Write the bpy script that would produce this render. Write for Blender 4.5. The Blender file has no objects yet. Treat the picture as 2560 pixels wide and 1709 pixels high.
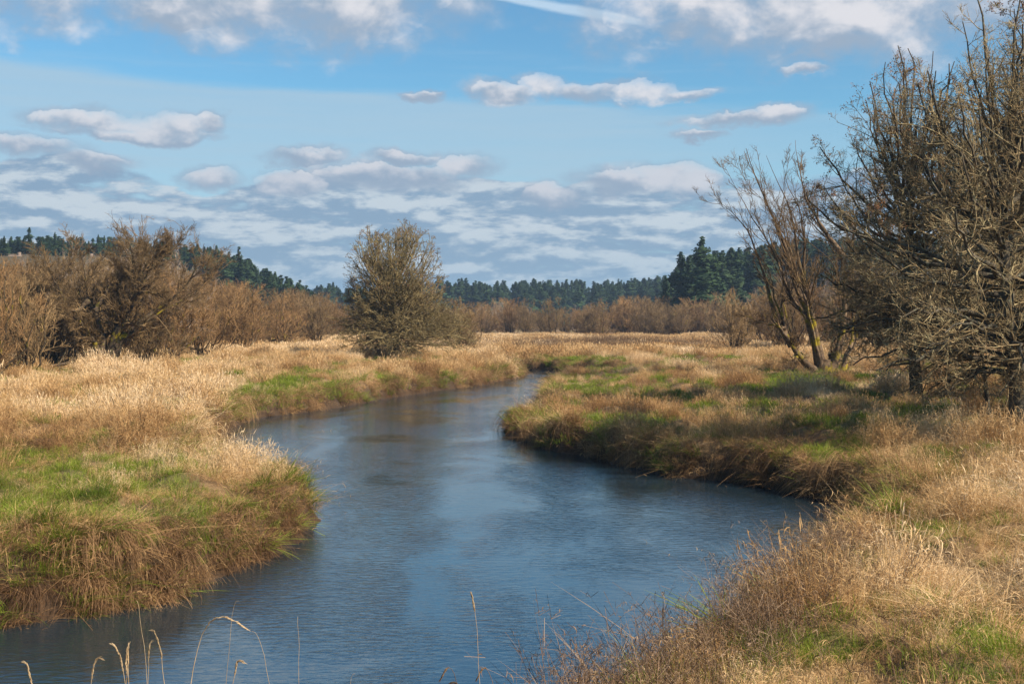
import bpy, math, random
import numpy as np
from mathutils import Vector

S = bpy.context.scene
COL = S.collection
F = 3200.0      # focal length in photograph pixels
HZ = 800.0      # row of the horizon
CAMZ = 5.0

# ------------------------------------------------------------------ camera
cam = bpy.data.cameras.new('camera')
cam.lens = 45.0
cam.sensor_width = 36.0
cam.clip_start = 0.1
cam.clip_end = 6000.0
camo = bpy.data.objects.new('camera', cam)
camo.location = (0, 0, CAMZ)
camo.rotation_euler = (math.radians(90) - math.atan(54.5 / F), 0, 0)
COL.objects.link(camo)
S.camera = camo

# ------------------------------------------------------------------ sun, sky
SUN_AZ, SUN_EL = 118.0, 39.0
az, el = math.radians(SUN_AZ), math.radians(SUN_EL)
sun = bpy.data.lights.new('sun', 'SUN')
sun.energy = 5.0
sun.angle = math.radians(0.53)
sun.color = (1.0, 0.87, 0.70)
suno = bpy.data.objects.new('sun', sun)
sdir = Vector((math.sin(az) * math.cos(el), math.cos(az) * math.cos(el), math.sin(el)))
suno.rotation_euler = sdir.to_track_quat('Z', 'Y').to_euler()
COL.objects.link(suno)
S.view_settings.view_transform = 'Standard'
S.view_settings.look = 'None'
S.view_settings.exposure = 1.0
S.view_settings.gamma = 1.0
S.view_settings.use_curve_mapping = False
cy = S.cycles
cy.max_bounces = 6
cy.diffuse_bounces = 3
cy.glossy_bounces = 2
cy.transmission_bounces = 3
cy.volume_bounces = 0
cy.transparent_max_bounces = 8
cy.caustics_reflective = False
cy.caustics_refractive = False
cy.use_denoising = True

wd = bpy.data.worlds.new('World')
S.world = wd
wd.use_nodes = True
WT = wd.node_tree
WT.nodes.clear()


class E:
    """a small expression builder over math nodes"""
    tree = WT

    def __init__(s, sock):
        s.s = sock

    @staticmethod
    def op(o, *a, clamp=False):
        n = E.tree.nodes.new('ShaderNodeMath')
        n.operation = o
        n.use_clamp = clamp
        for i, v in enumerate(a):
            if isinstance(v, E):
                E.tree.links.new(v.s, n.inputs[i])
            else:
                n.inputs[i].default_value = float(v)
        return E(n.outputs[0])

    def __add__(a, b): return E.op('ADD', a, b)
    def __radd__(a, b): return E.op('ADD', a, b)
    def __sub__(a, b): return E.op('SUBTRACT', a, b)
    def __rsub__(a, b): return E.op('SUBTRACT', b, a)
    def __mul__(a, b): return E.op('MULTIPLY', a, b)
    def __rmul__(a, b): return E.op('MULTIPLY', a, b)
    def __truediv__(a, b): return E.op('DIVIDE', a, b)


def smooth(v, a, b):
    n = E.tree.nodes.new('ShaderNodeMapRange')
    n.interpolation_type = 'SMOOTHSTEP'
    E.tree.links.new(v.s, n.inputs['Value'])
    n.inputs['From Min'].default_value = a
    n.inputs['From Max'].default_value = b
    return E(n.outputs[0])


def vec(x, y, z):
    n = E.tree.nodes.new('ShaderNodeCombineXYZ')
    for i, v in enumerate((x, y, z)):
        if isinstance(v, E):
            E.tree.links.new(v.s, n.inputs[i])
        else:
            n.inputs[i].default_value = v
    return n.outputs[0]


def noise(v, scale, detail=6, rough=0.55, dist=0.0):
    n = E.tree.nodes.new('ShaderNodeTexNoise')
    E.tree.links.new(v, n.inputs['Vector'])
    n.inputs['Scale'].default_value = scale
    n.inputs['Detail'].default_value = detail
    n.inputs['Roughness'].default_value = rough
    n.inputs['Distortion'].default_value = dist
    return E(n.outputs['Fac'])


def mixc(f, a, b):
    n = E.tree.nodes.new('ShaderNodeMix')
    n.data_type = 'RGBA'
    if isinstance(f, E):
        E.tree.links.new(f.s, n.inputs[0])
    else:
        n.inputs[0].default_value = f
    for i, c in ((6, a), (7, b)):
        if isinstance(c, (tuple, list)):
            n.inputs[i].default_value = (*c, 1)
        else:
            E.tree.links.new(c, n.inputs[i])
    return n.outputs[2]


def build_sky():
    tc = WT.nodes.new('ShaderNodeTexCoord')
    sp = WT.nodes.new('ShaderNodeSeparateXYZ')
    WT.links.new(tc.outputs['Generated'], sp.inputs[0])
    x, y, z = (E(sp.outputs[i]) for i in range(3))
    A = E.op('ARCTAN2', x, y) * 100.0          # azimuth, hundredths of a radian
    V = E.op('ARCSINE', z) * 100.0             # height above the horizon
    sky = WT.nodes.new('ShaderNodeTexSky')
    sky.sky_type = 'NISHITA'
    sky.sun_disc = False
    sky.sun_elevation = el
    sky.sun_rotation = az
    sky.air_density = 1.0
    sky.dust_density = 0.4
    sky.ozone_density = 2.5
    hs = WT.nodes.new('ShaderNodeMix')
    hs.data_type = 'RGBA'
    hs.blend_type = 'MULTIPLY'
    hs.inputs[0].default_value = 1.0
    WT.links.new(sky.outputs[0], hs.inputs[6])
    hs.inputs[7].default_value = (*SKY_TINT, 1)
    base = hs.outputs[2]
    # thin cirrus sheet: starts at an edge some 10 degrees up, thins out to the right
    st = noise(vec(x * 6.0, y * 6.0, z * 60.0), 1.0, 5, 0.6)
    edge = V + A * 0.045 + (st - 0.5) * 2.2
    sheet = 1.0 - smooth(edge, 16.2, 17.4)
    sheetR = 1.0 - smooth(A + (st - 0.5) * 14.0, 4.0, 26.0) * 0.45
    streak = noise(vec(x * 5.0 + z * 10.0, y * 5.0, z * 90.0), 1.0, 6, 0.65)
    sheet = sheet * sheetR * (0.72 + (streak - 0.5) * 0.5)
    c = mixc(sheet, base, CIRRUS)
    # faint streaks above
    fs = smooth(noise(vec(x * 4.0 + z * 8.0, y * 4.0, z * 70.0), 1.0, 6, 0.65), 0.5, 0.8) * (1.0 - smooth(V, 14.0, 26.0))
    c = mixc(fs * 0.45, c, CIRRUS)
    # contrail
    t = (A + 3.6) / 14.0
    cw = smooth(t, 0.0, 0.06) * (1.0 - smooth(t, 0.93, 1.02))
    cen = 25.0 - 2.1 * t - 0.35 * t * t
    wdt = 0.10 + 0.75 * t * (1.15 - t) * 1.6
    n3 = noise(vec(x * 30.0, y * 30.0, z * 90.0), 1.0, 6, 0.6)
    q = E.op('ABSOLUTE', (V - cen) / wdt)
    tr = (1.0 - smooth(q + (n3 - 0.5) * 0.9, 0.35, 1.15)) * cw * 0.5
    c = mixc(tr, c, (5.8, 6.6, 7.2))
    # low broken stratocumulus towards the horizon, as a flat layer seen at an angle
    L = vec(x * 11.0, y * 11.0, z * 42.0)
    L2 = vec(x * 11.0 + 0.05, y * 11.0, z * 42.0 + 0.30)
    a1 = noise(L, 1.0, 9, 0.60, 0.25)
    a2 = noise(L2, 1.0, 9, 0.60, 0.25)
    f1 = noise(vec(x * 5.0, y * 5.0, z * 85.0), 1.0, 8, 0.6, 0.2)
    h1 = noise(vec(x * 45.0, y * 45.0, z * 110.0), 1.0, 6, 0.62, 0.2)
    wob = noise(vec(x * 7.0, y * 7.0, z * 10.0), 1.0, 4, 0.5)
    band = (1.0 - smooth(V + (wob - 0.5) * 9.0, 10.4, 12.6)) * smooth(V, -1.5, 0.0)
    d1 = smooth(a1 * 0.66 + f1 * 0.18 + h1 * 0.18 + (band - 1.0) * 0.6, 0.34, 0.46) * 0.95
    shade = smooth((a1 - a2) * 3.6 + (f1 - 0.5) * 0.8 + (h1 - 0.5) * 1.3, -0.22, 0.38)
    lowc = mixc(shade, CL_SHADE, CL_LIT)
    lowc = mixc((1.0 - smooth(V, 0.0, 8.0)) * 0.5, lowc, CL_FAR)
    c = mixc(d1, c, lowc)
    # single cumulus clouds: (px, py, half width, half height, brightness)
    cl = [(60, 0, 210, 110, .75), (430, 45, 160, 60, .35), (720, -10, 430, 125, .85), (600, -40, 260, 60, .9), (930, 10, 170, 80, .8),
          (1990, 30, 470, 130, .8), (1800, 15, 210, 130, 1.), (2230, 20, 320, 150, .9), (2130, 130, 170, 42, .9), (1690, 85, 90, 35, .6),
          (1370, 205, 72, 36, 1.), (1260, 230, 100, 26, .5), (1480, 220, 110, 25, .5), (1620, 225, 70, 32, 1.), (1690, 240, 80, 18, .6),
          (230, 322, 120, 30, .7), (400, 328, 105, 32, .75), (505, 320, 45, 26, .5), (330, 350, 180, 14, .2),
          (1940, 305, 75, 27, .75), (1850, 315, 130, 18, .45), (1765, 348, 50, 10, .2), (1035, 242, 38, 12, .3), (2020, 190, 60, 16, .35),
          (780, 392, 105, 20, .15), (1040, 390, 80, 18, .15), (80, 400, 130, 28, .6), (240, 425, 70, 26, .3),
          (740, 455, 95, 38, 1.2), (1180, 412, 70, 36, .75), (1000, 440, 190, 36, .35), (1710, 450, 115, 42, 1.2), (1560, 455, 110, 34, .45), (1400, 495, 90, 28, .7),
          (530, 455, 90, 30, .6)]
    nn = noise(vec(x * 15.0, y * 15.0, z * 22.0), 1.0, 9, 0.53, 0.2)
    nu = noise(vec(x * 15.0 + 0.12, y * 15.0, z * 22.0 + 0.30), 1.0, 9, 0.53, 0.2)
    hf = noise(vec(x * 55.0, y * 55.0, z * 75.0), 1.0, 6, 0.6, 0.2)
    w1 = noise(vec(x * 9.0, y * 9.0, z * 12.0), 1.0, 6, 0.6)
    w2 = noise(vec(x * 11.0 + 5.0, y * 11.0, z * 20.0), 1.0, 6, 0.6)
    Aw = A + (w1 - 0.5) * 8.0 + (hf - 0.5) * 1.2
    Vw = V + (w2 - 0.5) * 3.6 + (hf - 0.5) * 0.9
    field = None
    bright = None
    for (cx, cyy, a, b, br) in cl:
        u0 = math.atan((cx - 1280) / F) * 100
        v0 = math.atan((HZ - cyy) / F) * 100
        du = (Aw - u0) / (a / 32.0)
        dv = (Vw - v0) / (b / 32.0)
        e = 1.0 - du * du - dv * dv
        g = E.op('MAXIMUM', e, 0.0)
        wgt = g * (br + 0.0)
        vert = g * dv
        field = e if field is None else E.op('MAXIMUM', field, e)
        if bright is None:
            bright, gs, vs = wgt, g, vert
        else:
            bright, gs, vs = bright + wgt, gs + g, vs + vert
    bri = bright / (gs + 0.02)
    vv = vs / (gs + 0.05)
    dens = smooth(field + (nn - 0.5) * 3.4 + 0.1 + (hf - 0.5) * 1.2, -1.0, 1.15)
    lit = smooth(bri * 0.72 + vv * 0.75 + (nn - nu) * 3.0 + (hf - 0.5) * 0.8 + (nn - 0.5) * 1.0, -0.05, 1.0)
    cc = mixc(lit, CU_SHADE, CU_LIT)
    cc = mixc((1.0 - smooth(V, 8.0, 20.0)) * 0.35, cc, CL_SHADE)
    # the same kind of clouds outside the picture
    nb = noise(vec(x * 3.0, y * 3.0, z * 5.0), 1.0, 8, 0.55, 0.2)
    outside = smooth(E.op('ABSOLUTE', A), 44.0, 60.0)
    outside = E.op('MAXIMUM', outside, smooth(V, 60.0, 80.0))
    dout = smooth(nb, 0.52, 0.62) * outside
    dens2 = E.op('MAXIMUM', dens * 0.96, dout * 0.9)
    c = mixc(dens2, c, cc)
    bg = WT.nodes.new('ShaderNodeBackground')
    bg.inputs['Strength'].default_value = SKY_STRENGTH
    WT.links.new(c, bg.inputs['Color'])
    out = WT.nodes.new('ShaderNodeOutputWorld')
    WT.links.new(bg.outputs[0], out.inputs['Surface'])


SKY_STRENGTH = 0.073
SKY_TINT = (0.54, 0.85, 0.93)
CIRRUS = (2.9, 4.0, 4.9)
CL_LIT = (3.9, 4.45, 4.95)
CL_SHADE = (1.75, 2.6, 3.6)
CL_FAR = (1.9, 3.0, 4.1)
CU_LIT = (5.3, 5.25, 5.5)
CU_SHADE = (2.35, 2.95, 3.75)
build_sky()
wd.cycles.sampling_method = 'MANUAL'
wd.cycles.sample_map_resolution = 512


# ------------------------------------------------------------------ helpers
def rng_(seed):
    return np.random.default_rng(seed)


def _hash(i, j, seed):
    h = (i.astype(np.int64) * 374761393 + j.astype(np.int64) * 668265263 + seed * 1442695041) & 0xffffffff
    h = ((h ^ (h >> 13)) * 1274126177) & 0xffffffff
    return ((h ^ (h >> 16)) & 0xffffff) / float(0xffffff)


def vnoise(x, y, seed=0):
    i, j = np.floor(x), np.floor(y)
    fx, fy = x - i, y - j
    fx, fy = fx * fx * (3 - 2 * fx), fy * fy * (3 - 2 * fy)
    i, j = i.astype(np.int64), j.astype(np.int64)
    a, b = _hash(i, j, seed), _hash(i + 1, j, seed)
    c, d = _hash(i, j + 1, seed), _hash(i + 1, j + 1, seed)
    return (a * (1 - fx) + b * fx) * (1 - fy) + (c * (1 - fx) + d * fx) * fy


def fbm(x, y, seed=0, oct=4):
    s, a, t = 0, 1.0, 0
    for k in range(oct):
        s = s + a * vnoise(x * 2 ** k + 17.3 * k, y * 2 ** k - 9.1 * k, seed + k)
        t += a
        a *= 0.5
    return s / t


def worley(x, y, cell, seed=0):
    """distance and direction to the nearest clump centre"""
    gx, gy = np.floor(x / cell), np.floor(y / cell)
    best = np.full(np.shape(x), 1e9); bx = np.zeros(np.shape(x)); by = np.zeros(np.shape(x)); bh = np.zeros(np.shape(x))
    for i in (-1, 0, 1):
        for j in (-1, 0, 1):
            a, b = (gx + i).astype(np.int64), (gy + j).astype(np.int64)
            cx = (a + _hash(a, b, seed)) * cell; cyy = (b + _hash(a, b, seed + 7)) * cell
            d = (x - cx) ** 2 + (y - cyy) ** 2
            m = d < best
            best = np.where(m, d, best); bx = np.where(m, x - cx, bx); by = np.where(m, y - cyy, by); bh = np.where(m, _hash(a, b, seed + 13), bh)
    return np.sqrt(best) / cell, np.arctan2(by, bx), bh


def sstep(v, a, b):
    t = np.clip((v - a) / (b - a), 0, 1)
    return t * t * (3 - 2 * t)


def where(px, cuts, labels):
    """the label and group of the stretch a member of a row stands in"""
    i = int(np.searchsorted(cuts, px))
    return labels[i]


def tag(o, label, cat, group=None, kind=None):
    if label: o['label'] = label
    if cat: o['category'] = cat
    if group: o['group'] = group
    if kind: o['kind'] = kind
    return o


def quads_mesh(name, V, Q, mat=None, smoothf=False):
    me = bpy.data.meshes.new(name)
    V = np.ascontiguousarray(V, dtype=np.float32)
    Q = np.ascontiguousarray(Q, dtype=np.int32)
    n = Q.shape[1]
    me.vertices.add(len(V))
    me.vertices.foreach_set('co', V.ravel())
    me.loops.add(Q.size)
    me.loops.foreach_set('vertex_index', Q.ravel())
    me.polygons.add(len(Q))
    me.polygons.foreach_set('loop_start', np.arange(0, Q.size, n, dtype=np.int32))
    me.polygons.foreach_set('loop_total', np.full(len(Q), n, dtype=np.int32))
    if smoothf:
        me.polygons.foreach_set('use_smooth', np.ones(len(Q), dtype=bool))
    me.update(calc_edges=True)
    if mat: me.materials.append(mat)
    return me


def norm(v):
    return v / np.maximum(np.linalg.norm(v, axis=-1, keepdims=True), 1e-9)


def tubes(chunks):
    """chunks: list of (P[N,K,3], R[N,K], sides) -> V, Q"""
    Vs, Qs, off = [], [], 0
    for P, R, sd in chunks:
        N, K = R.shape
        if N == 0: continue
        T = norm(np.gradient(P, axis=1))
        ref = np.zeros((N, 1, 3))
        tz = np.abs(T[:, K // 2, 2]) > 0.8
        ref[:, 0, 2] = ~tz
        ref[:, 0, 0] = tz
        U = norm(np.cross(T, np.broadcast_to(ref, T.shape)))
        W = np.cross(T, U)
        an = np.arange(sd) * 2 * math.pi / sd
        V = P[:, :, None] + R[:, :, None, None] * (U[:, :, None] * np.cos(an)[None, None, :, None] + W[:, :, None] * np.sin(an)[None, None, :, None])
        idx = (np.arange(N * K * sd).reshape(N, K, sd)) + off
        a = idx[:, :-1]
        b = idx[:, 1:]
        q = np.stack([a, np.roll(a, -1, 2), np.roll(b, -1, 2), b], -1).reshape(-1, 4)
        Vs.append(V.reshape(-1, 3)); Qs.append(q)
        off += N * K * sd
    return np.concatenate(Vs), np.concatenate(Qs)


def ribbons(chunks):
    """chunks: list of (P[N,K,3], W[N,K], side[N,3]) -> flat blades"""
    Vs, Qs, off = [], [], 0
    for P, Wd, sidev in chunks:
        N, K = Wd.shape
        T = norm(np.gradient(P, axis=1))
        U = norm(np.cross(T, np.cross(sidev[:, None, :], T)))
        V = np.stack([P - U * Wd[..., None] / 2, P + U * Wd[..., None] / 2], 2)
        idx = np.arange(N * K * 2).reshape(N, K, 2) + off
        q = np.stack([idx[:, :-1, 0], idx[:, :-1, 1], idx[:, 1:, 1], idx[:, 1:, 0]], -1).reshape(-1, 4)
        Vs.append(V.reshape(-1, 3)); Qs.append(q)
        off += N * K * 2
    return np.concatenate(Vs), np.concatenate(Qs)


def link(me, name, parent=None, loc=(0, 0, 0)):
    o = bpy.data.objects.new(name, me)
    o.location = loc
    COL.objects.link(o)
    if parent: o.parent = parent
    return o


def empty(name, loc, rz=0, sc=1.0):
    o = bpy.data.objects.new(name, None)
    o.location = loc
    o.rotation_euler = (0, 0, rz)
    o.scale = sc if isinstance(sc, tuple) else (sc, sc, sc)
    o.empty_display_size = 0.2
    COL.objects.link(o)
    return o


def copy_tree(o):
    c = o.copy()
    COL.objects.link(c)
    for ch in o.children:
        d = ch.copy()
        d.parent = c
        COL.objects.link(d)
    return c


def W(px, py, z=1.2):
    """where the line of sight of a photograph pixel meets height z"""
    d = (CAMZ - z) * F / (py - HZ)
    return (px - 1280) * d / F, d


# ------------------------------------------------------------------ materials
def new_mat(name):
    m = bpy.data.materials.new(name)
    m.use_nodes = True
    t = m.node_tree
    t.nodes.clear()
    E.tree = t
    return m, t


def finish(t, color, rough=0.9, transl=0.0, bump=None, spec=0.2):
    b = t.nodes.new('ShaderNodeBsdfPrincipled')
    if isinstance(color, tuple): b.inputs['Base Color'].default_value = (*color, 1)
    else: t.links.new(color, b.inputs['Base Color'])
    b.inputs['Roughness'].default_value = rough
    b.inputs['Specular IOR Level'].default_value = spec
    out = t.nodes.new('ShaderNodeOutputMaterial')
    sh = b.outputs[0]
    if transl > 0:
        tr = t.nodes.new('ShaderNodeBsdfTranslucent')
        if isinstance(color, tuple): tr.inputs[0].default_value = (*color, 1)
        else: t.links.new(color, tr.inputs[0])
        mx = t.nodes.new('ShaderNodeMixShader')
        mx.inputs[0].default_value = transl
        t.links.new(sh, mx.inputs[1]); t.links.new(tr.outputs[0], mx.inputs[2])
        sh = mx.outputs[0]
    if bump is not None:
        bp = t.nodes.new('ShaderNodeBump')
        bp.inputs['Strength'].default_value = bump[1]
        bp.inputs['Distance'].default_value = bump[2]
        t.links.new(bump[0].s, bp.inputs['Height'])
        t.links.new(bp.outputs[0], b.inputs['Normal'])
    t.links.new(sh, out.inputs['Surface'])
    return b


def ramp(f, stops):
    n = E.tree.nodes.new('ShaderNodeValToRGB')
    E.tree.links.new(f.s, n.inputs[0])
    el_ = n.color_ramp.elements
    while len(el_) < len(stops): el_.new(0.5)
    for e, (p, c) in zip(el_, stops):
        e.position = p
        e.color = (*c, 1)
    return n.outputs[0]


def attr(name, typ='GEOMETRY'):
    n = E.tree.nodes.new('ShaderNodeAttribute')
    n.attribute_type = typ
    n.attribute_name = name
    return n


def objco():
    return E.tree.nodes.new('ShaderNodeTexCoord').outputs['Object']


def geopos():
    return E.tree.nodes.new('ShaderNodeNewGeometry').outputs['Position']


def mat_grass(name, stops, transl=0.3, rough=0.75):
    m, t = new_mat(name)
    a = E(attr('tint', 'INSTANCER').outputs['Fac'])
    r = E(attr('bl').outputs['Fac'])
    f = a * 0.62 + r * 0.38
    finish(t, ramp(f, stops), rough, transl)
    return m


M = {}
STRAW = [(0.0, (0.09, 0.045, 0.022)), (0.22, (0.20, 0.105, 0.044)), (0.45, (0.42, 0.25, 0.105)), (0.7, (0.60, 0.41, 0.20)), (1.0, (0.76, 0.60, 0.40))]
M['straw'] = mat_grass('dry_grass', STRAW, 0.32)
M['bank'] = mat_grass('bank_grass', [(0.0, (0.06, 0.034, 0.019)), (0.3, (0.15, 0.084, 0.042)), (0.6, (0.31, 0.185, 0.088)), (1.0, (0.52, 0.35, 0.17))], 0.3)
M['green'] = mat_grass('green_grass', [(0.0, (0.04, 0.06, 0.010)), (0.4, (0.125, 0.175, 0.016)), (0.75, (0.26, 0.31, 0.035)), (1.0, (0.44, 0.42, 0.12))], 0.4, 0.6)
M['weed'] = mat_grass('dead_weed', [(0.0, (0.05, 0.03, 0.02)), (0.5, (0.16, 0.10, 0.06)), (1.0, (0.33, 0.24, 0.16))], 0.15)


def mat_bark(name, dark, lite, lichen=None, lf=0.5, moss=0.0, sc=4.0, tips=None):
    m, t = new_mat(name)
    p = objco()
    n1 = noise(p, sc, 6, 0.65)
    c = mixc(smooth(n1, 0.35, 0.68), dark, lite)
    if lichen:
        n2 = noise(p, sc * 2.3, 5, 0.7)
        c = mixc(smooth(n2, 0.62 - 0.25 * lf, 0.72 - 0.15 * lf) * 0.85, c, lichen)
    if moss > 0:
        sp = t.nodes.new('ShaderNodeSeparateXYZ')
        t.links.new(geopos(), sp.inputs[0])
        n3 = noise(p, 0.9, 4, 0.6)
        hgt = 1.0 - smooth(E(sp.outputs[2]), 4.5, 10.5)
        c = mixc(smooth(n3, 0.60 - 0.2 * moss, 0.68 - 0.15 * moss) * hgt * 0.95, c, (0.20, 0.155, 0.008))
    oi = t.nodes.new('ShaderNodeObjectInfo')
    v = E(oi.outputs['Random']) * 0.5 + 0.75
    sv = t.nodes.new('ShaderNodeHueSaturation')
    t.links.new(v.s, sv.inputs['Value'])
    t.links.new(c, sv.inputs['Color'])
    finish(t, sv.outputs[0], 0.92, 0, (n1, 0.6, 0.02))
    return m


M['ash_bark'] = mat_bark('ash_bark', (0.035, 0.029, 0.022), (0.10, 0.082, 0.06), (0.17, 0.18, 0.12), 0.4)
M['ash_twig'] = mat_bark('ash_twig', (0.11, 0.078, 0.04), (0.31, 0.225, 0.12), (0.40, 0.34, 0.19), 0.6, sc=1.6)
M['olive_twig'] = mat_bark('olive_twig', (0.075, 0.055, 0.025), (0.20, 0.148, 0.066), (0.26, 0.22, 0.11), 0.5, sc=1.6)
M['willow_bark'] = mat_bark('willow_bark', (0.05, 0.032, 0.02), (0.17, 0.115, 0.07), (0.22, 0.19, 0.13), 0.3, moss=0.5, sc=3.0)
M['willow_twig'] = mat_bark('willow_twig', (0.10, 0.062, 0.03), (0.24, 0.155, 0.075), None, 0, sc=1.2)
M['dark_bark'] = mat_bark('dark_bark', (0.03, 0.02, 0.013), (0.10, 0.07, 0.043), (0.14, 0.13, 0.06), 0.35, moss=0.3, sc=3.0)
M['brush_twig'] = mat_bark('brush_twig', (0.13, 0.076, 0.034), (0.30, 0.18, 0.080), None, 0, sc=0.8)
M['brush_twig_b'] = mat_bark('brush_twig_b', (0.12, 0.078, 0.038), (0.27, 0.18, 0.088), None, 0, sc=0.8)
M['grey_twig'] = mat_bark('grey_twig', (0.17, 0.125, 0.095), (0.34, 0.27, 0.21), None, 0, sc=0.6)


def mat_simple(name, c1, c2, sc, rough=0.9, transl=0.0, rnd=0.4, coords='obj'):
    m, t = new_mat(name)
    p = objco() if coords == 'obj' else geopos()
    n1 = noise(p, sc, 5, 0.6)
    c = mixc(smooth(n1, 0.3, 0.7), c1, c2)
    oi = t.nodes.new('ShaderNodeObjectInfo')
    v = E(oi.outputs['Random']) * rnd + (1 - rnd / 2)
    sv = t.nodes.new('ShaderNodeHueSaturation')
    t.links.new(v.s, sv.inputs['Value'])
    t.links.new(c, sv.inputs['Color'])
    finish(t, sv.outputs[0], rough, transl)
    return m


M['needles'] = mat_simple('needles', (0.018, 0.040, 0.018), (0.05, 0.085, 0.032), 0.5, 0.8, 0.15, 0.5)
M['conifer_bark'] = mat_simple('conifer_bark', (0.06, 0.045, 0.035), (0.12, 0.09, 0.07), 2.0)
M['seed'] = mat_simple('seed_keys', (0.10, 0.045, 0.022), (0.26, 0.13, 0.065), 3.0, 0.9, 0.2)
M['roof'] = mat_simple('shingle_roof', (0.15, 0.11, 0.085), (0.24, 0.18, 0.14), 1.5)
M['wall'] = mat_simple('house_wall', (0.42, 0.36, 0.30), (0.5, 0.44, 0.38), 1.0)
M['glass'] = mat_simple('window_glass', (0.03, 0.035, 0.04), (0.05, 0.06, 0.07), 1.0, 0.1)
M['stalk'] = mat_simple('stalk_straw', (0.42, 0.29, 0.15), (0.62, 0.48, 0.30), 20.0, 0.7, 0.3)


def mat_ground():
    m, t = new_mat('meadow_soil')
    p = geopos()
    g = E(attr('green').outputs['Fac'])
    s = E(attr('bankd').outputs['Fac'])
    n1 = noise(p, 0.6, 8, 0.62)
    n2 = noise(p, 9.0, 6, 0.7)
    c = mixc(smooth(n1, 0.35, 0.65), (0.09, 0.055, 0.028), (0.20, 0.13, 0.065))
    c = mixc(smooth(n2, 0.35, 0.7) * 0.4, c, (0.27, 0.185, 0.095))
    c = mixc(smooth(g + (n2 - 0.5) * 1.6, 0.4, 0.8) * 0.5, c, (0.075, 0.11, 0.022))
    sz = t.nodes.new('ShaderNodeSeparateXYZ')
    t.links.new(p, sz.inputs[0])
    c = mixc(smooth(E(sz.outputs[2]), 3.2, 5.5), c, mixc(n1, (0.045, 0.035, 0.018), (0.085, 0.065, 0.03)))
    c = mixc(s, c, (0.045, 0.028, 0.017))
    finish(t, c, 0.95, 0, (n2, 0.8, 0.05))
    return m


M['ground'] = mat_ground()


def mat_water():
    m, t = new_mat('river_water')
    p = t.nodes.new('ShaderNodeNewGeometry').outputs['Position']
    sp = t.nodes.new('ShaderNodeSeparateXYZ')
    t.links.new(p, sp.inputs[0])
    x, y = E(sp.outputs[0]), E(sp.outputs[1])
    wv = noise(vec(x * 0.5, y * 1.1, 0.0), 7.0, 4, 0.5, 0.5)        # ripples
    wb = noise(vec(x * 0.7, y * 1.3, 3.0), 1.3, 4, 0.5, 0.3)
    patch = smooth(noise(vec(x * 0.35, y * 0.16, 7.0), 1.0, 4, 0.55, 0.6), 0.36, 0.66)
    h = wv * (patch * 1.5 + 0.35) * 0.014 + wb * 0.0045
    b = t.nodes.new('ShaderNodeBsdfPrincipled')
    b.inputs['Base Color'].default_value = (0.011, 0.022, 0.032, 1)
    b.inputs['Roughness'].default_value = 0.03
    b.inputs['IOR'].default_value = 3.0
    b.inputs['Specular Tint'].default_value = (0.66, 0.90, 1.0, 1)
    b.inputs['Specular IOR Level'].default_value = 0.5
    bp = t.nodes.new('ShaderNodeBump')
    bp.inputs['Strength'].default_value = 1.0
    bp.inputs['Distance'].default_value = 1.0
    t.links.new(h.s, bp.inputs['Height'])
    t.links.new(bp.outputs[0], b.inputs['Normal'])
    out = t.nodes.new('ShaderNodeOutputMaterial')
    t.links.new(b.outputs[0], out.inputs['Surface'])
    return m


M['water'] = mat_water()

# ------------------------------------------------------------------ river outline
RIVER = np.array([(-70, 3), (-30, 6.0), (-15, 7.6), (-7, 8.4), (-3, 9.4), (-0.6, 11.4), (0.6, 13.2), (1.7, 15), (3.0, 18), (5.0, 22),
                  (7.0, 26), (8.6, 30), (9.4, 33), (8.8, 35.8), (7.4, 39), (5.3, 40.8), (3.76, 45), (2.9, 47), (1.6, 48.8), (1.1, 51.5),
                  (.35, 54), (-.1, 57), (.3, 60.5), (1.5, 66), (1.9, 72), (2.1, 84), (3, 96), (4.6, 104), (8, 107.5), (14, 109),
                  (22, 108), (30, 107), (60, 104), (170, 96), (170, 112), (60, 117), (35, 119.5), (28, 121), (18, 121.5), (9.9, 119.5),
                  (5.5, 124), (2.5, 129), (-.2, 133), (-3, 132), (-3.6, 126), (-1, 121.5), (.8, 118), (.3, 110), (-2.5, 97.6),
                  (-5.4, 90.4), (-7.8, 83), (-10.3, 73), (-13.1, 65), (-13.2, 58), (-12.0, 50), (-10.4, 42), (-8.3, 37),
                  (-6.3, 33.8), (-4.95, 31.6), (-5.1, 27.8), (-5.5, 25.5), (-6.7, 22.6), (-8.4, 20.9), (-12, 19.3), (-25, 17.5), (-70, 14)], dtype=float)


def sdist(x, y):
    """distance from the river's edge, positive on land"""
    x = np.asarray(x, float); y = np.asarray(y, float)
    best = np.full(x.shape, 1e9)
    ins = np.zeros(x.shape, bool)
    P = RIVER
    for i in range(len(P)):
        a, b = P[i], P[(i + 1) % len(P)]
        d = b - a
        t = np.clip(((x - a[0]) * d[0] + (y - a[1]) * d[1]) / (d @ d), 0, 1)
        dd = (x - a[0] - t * d[0]) ** 2 + (y - a[1] - t * d[1]) ** 2
        best = np.minimum(best, dd)
        if a[1] != b[1]:
            cr = ((a[1] > y) != (b[1] > y)) & (x < (b[0] - a[0]) * (y - a[1]) / (b[1] - a[1]) + a[0])
            ins ^= cr
    s = np.sqrt(best)
    s = np.where(ins, -s, s)
    return s + (fbm(x * 0.9, y * 0.9, 5, 3) - 0.5) * 0.9 * np.clip((y - 4) / 20, 0.3, 1.2)


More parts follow.
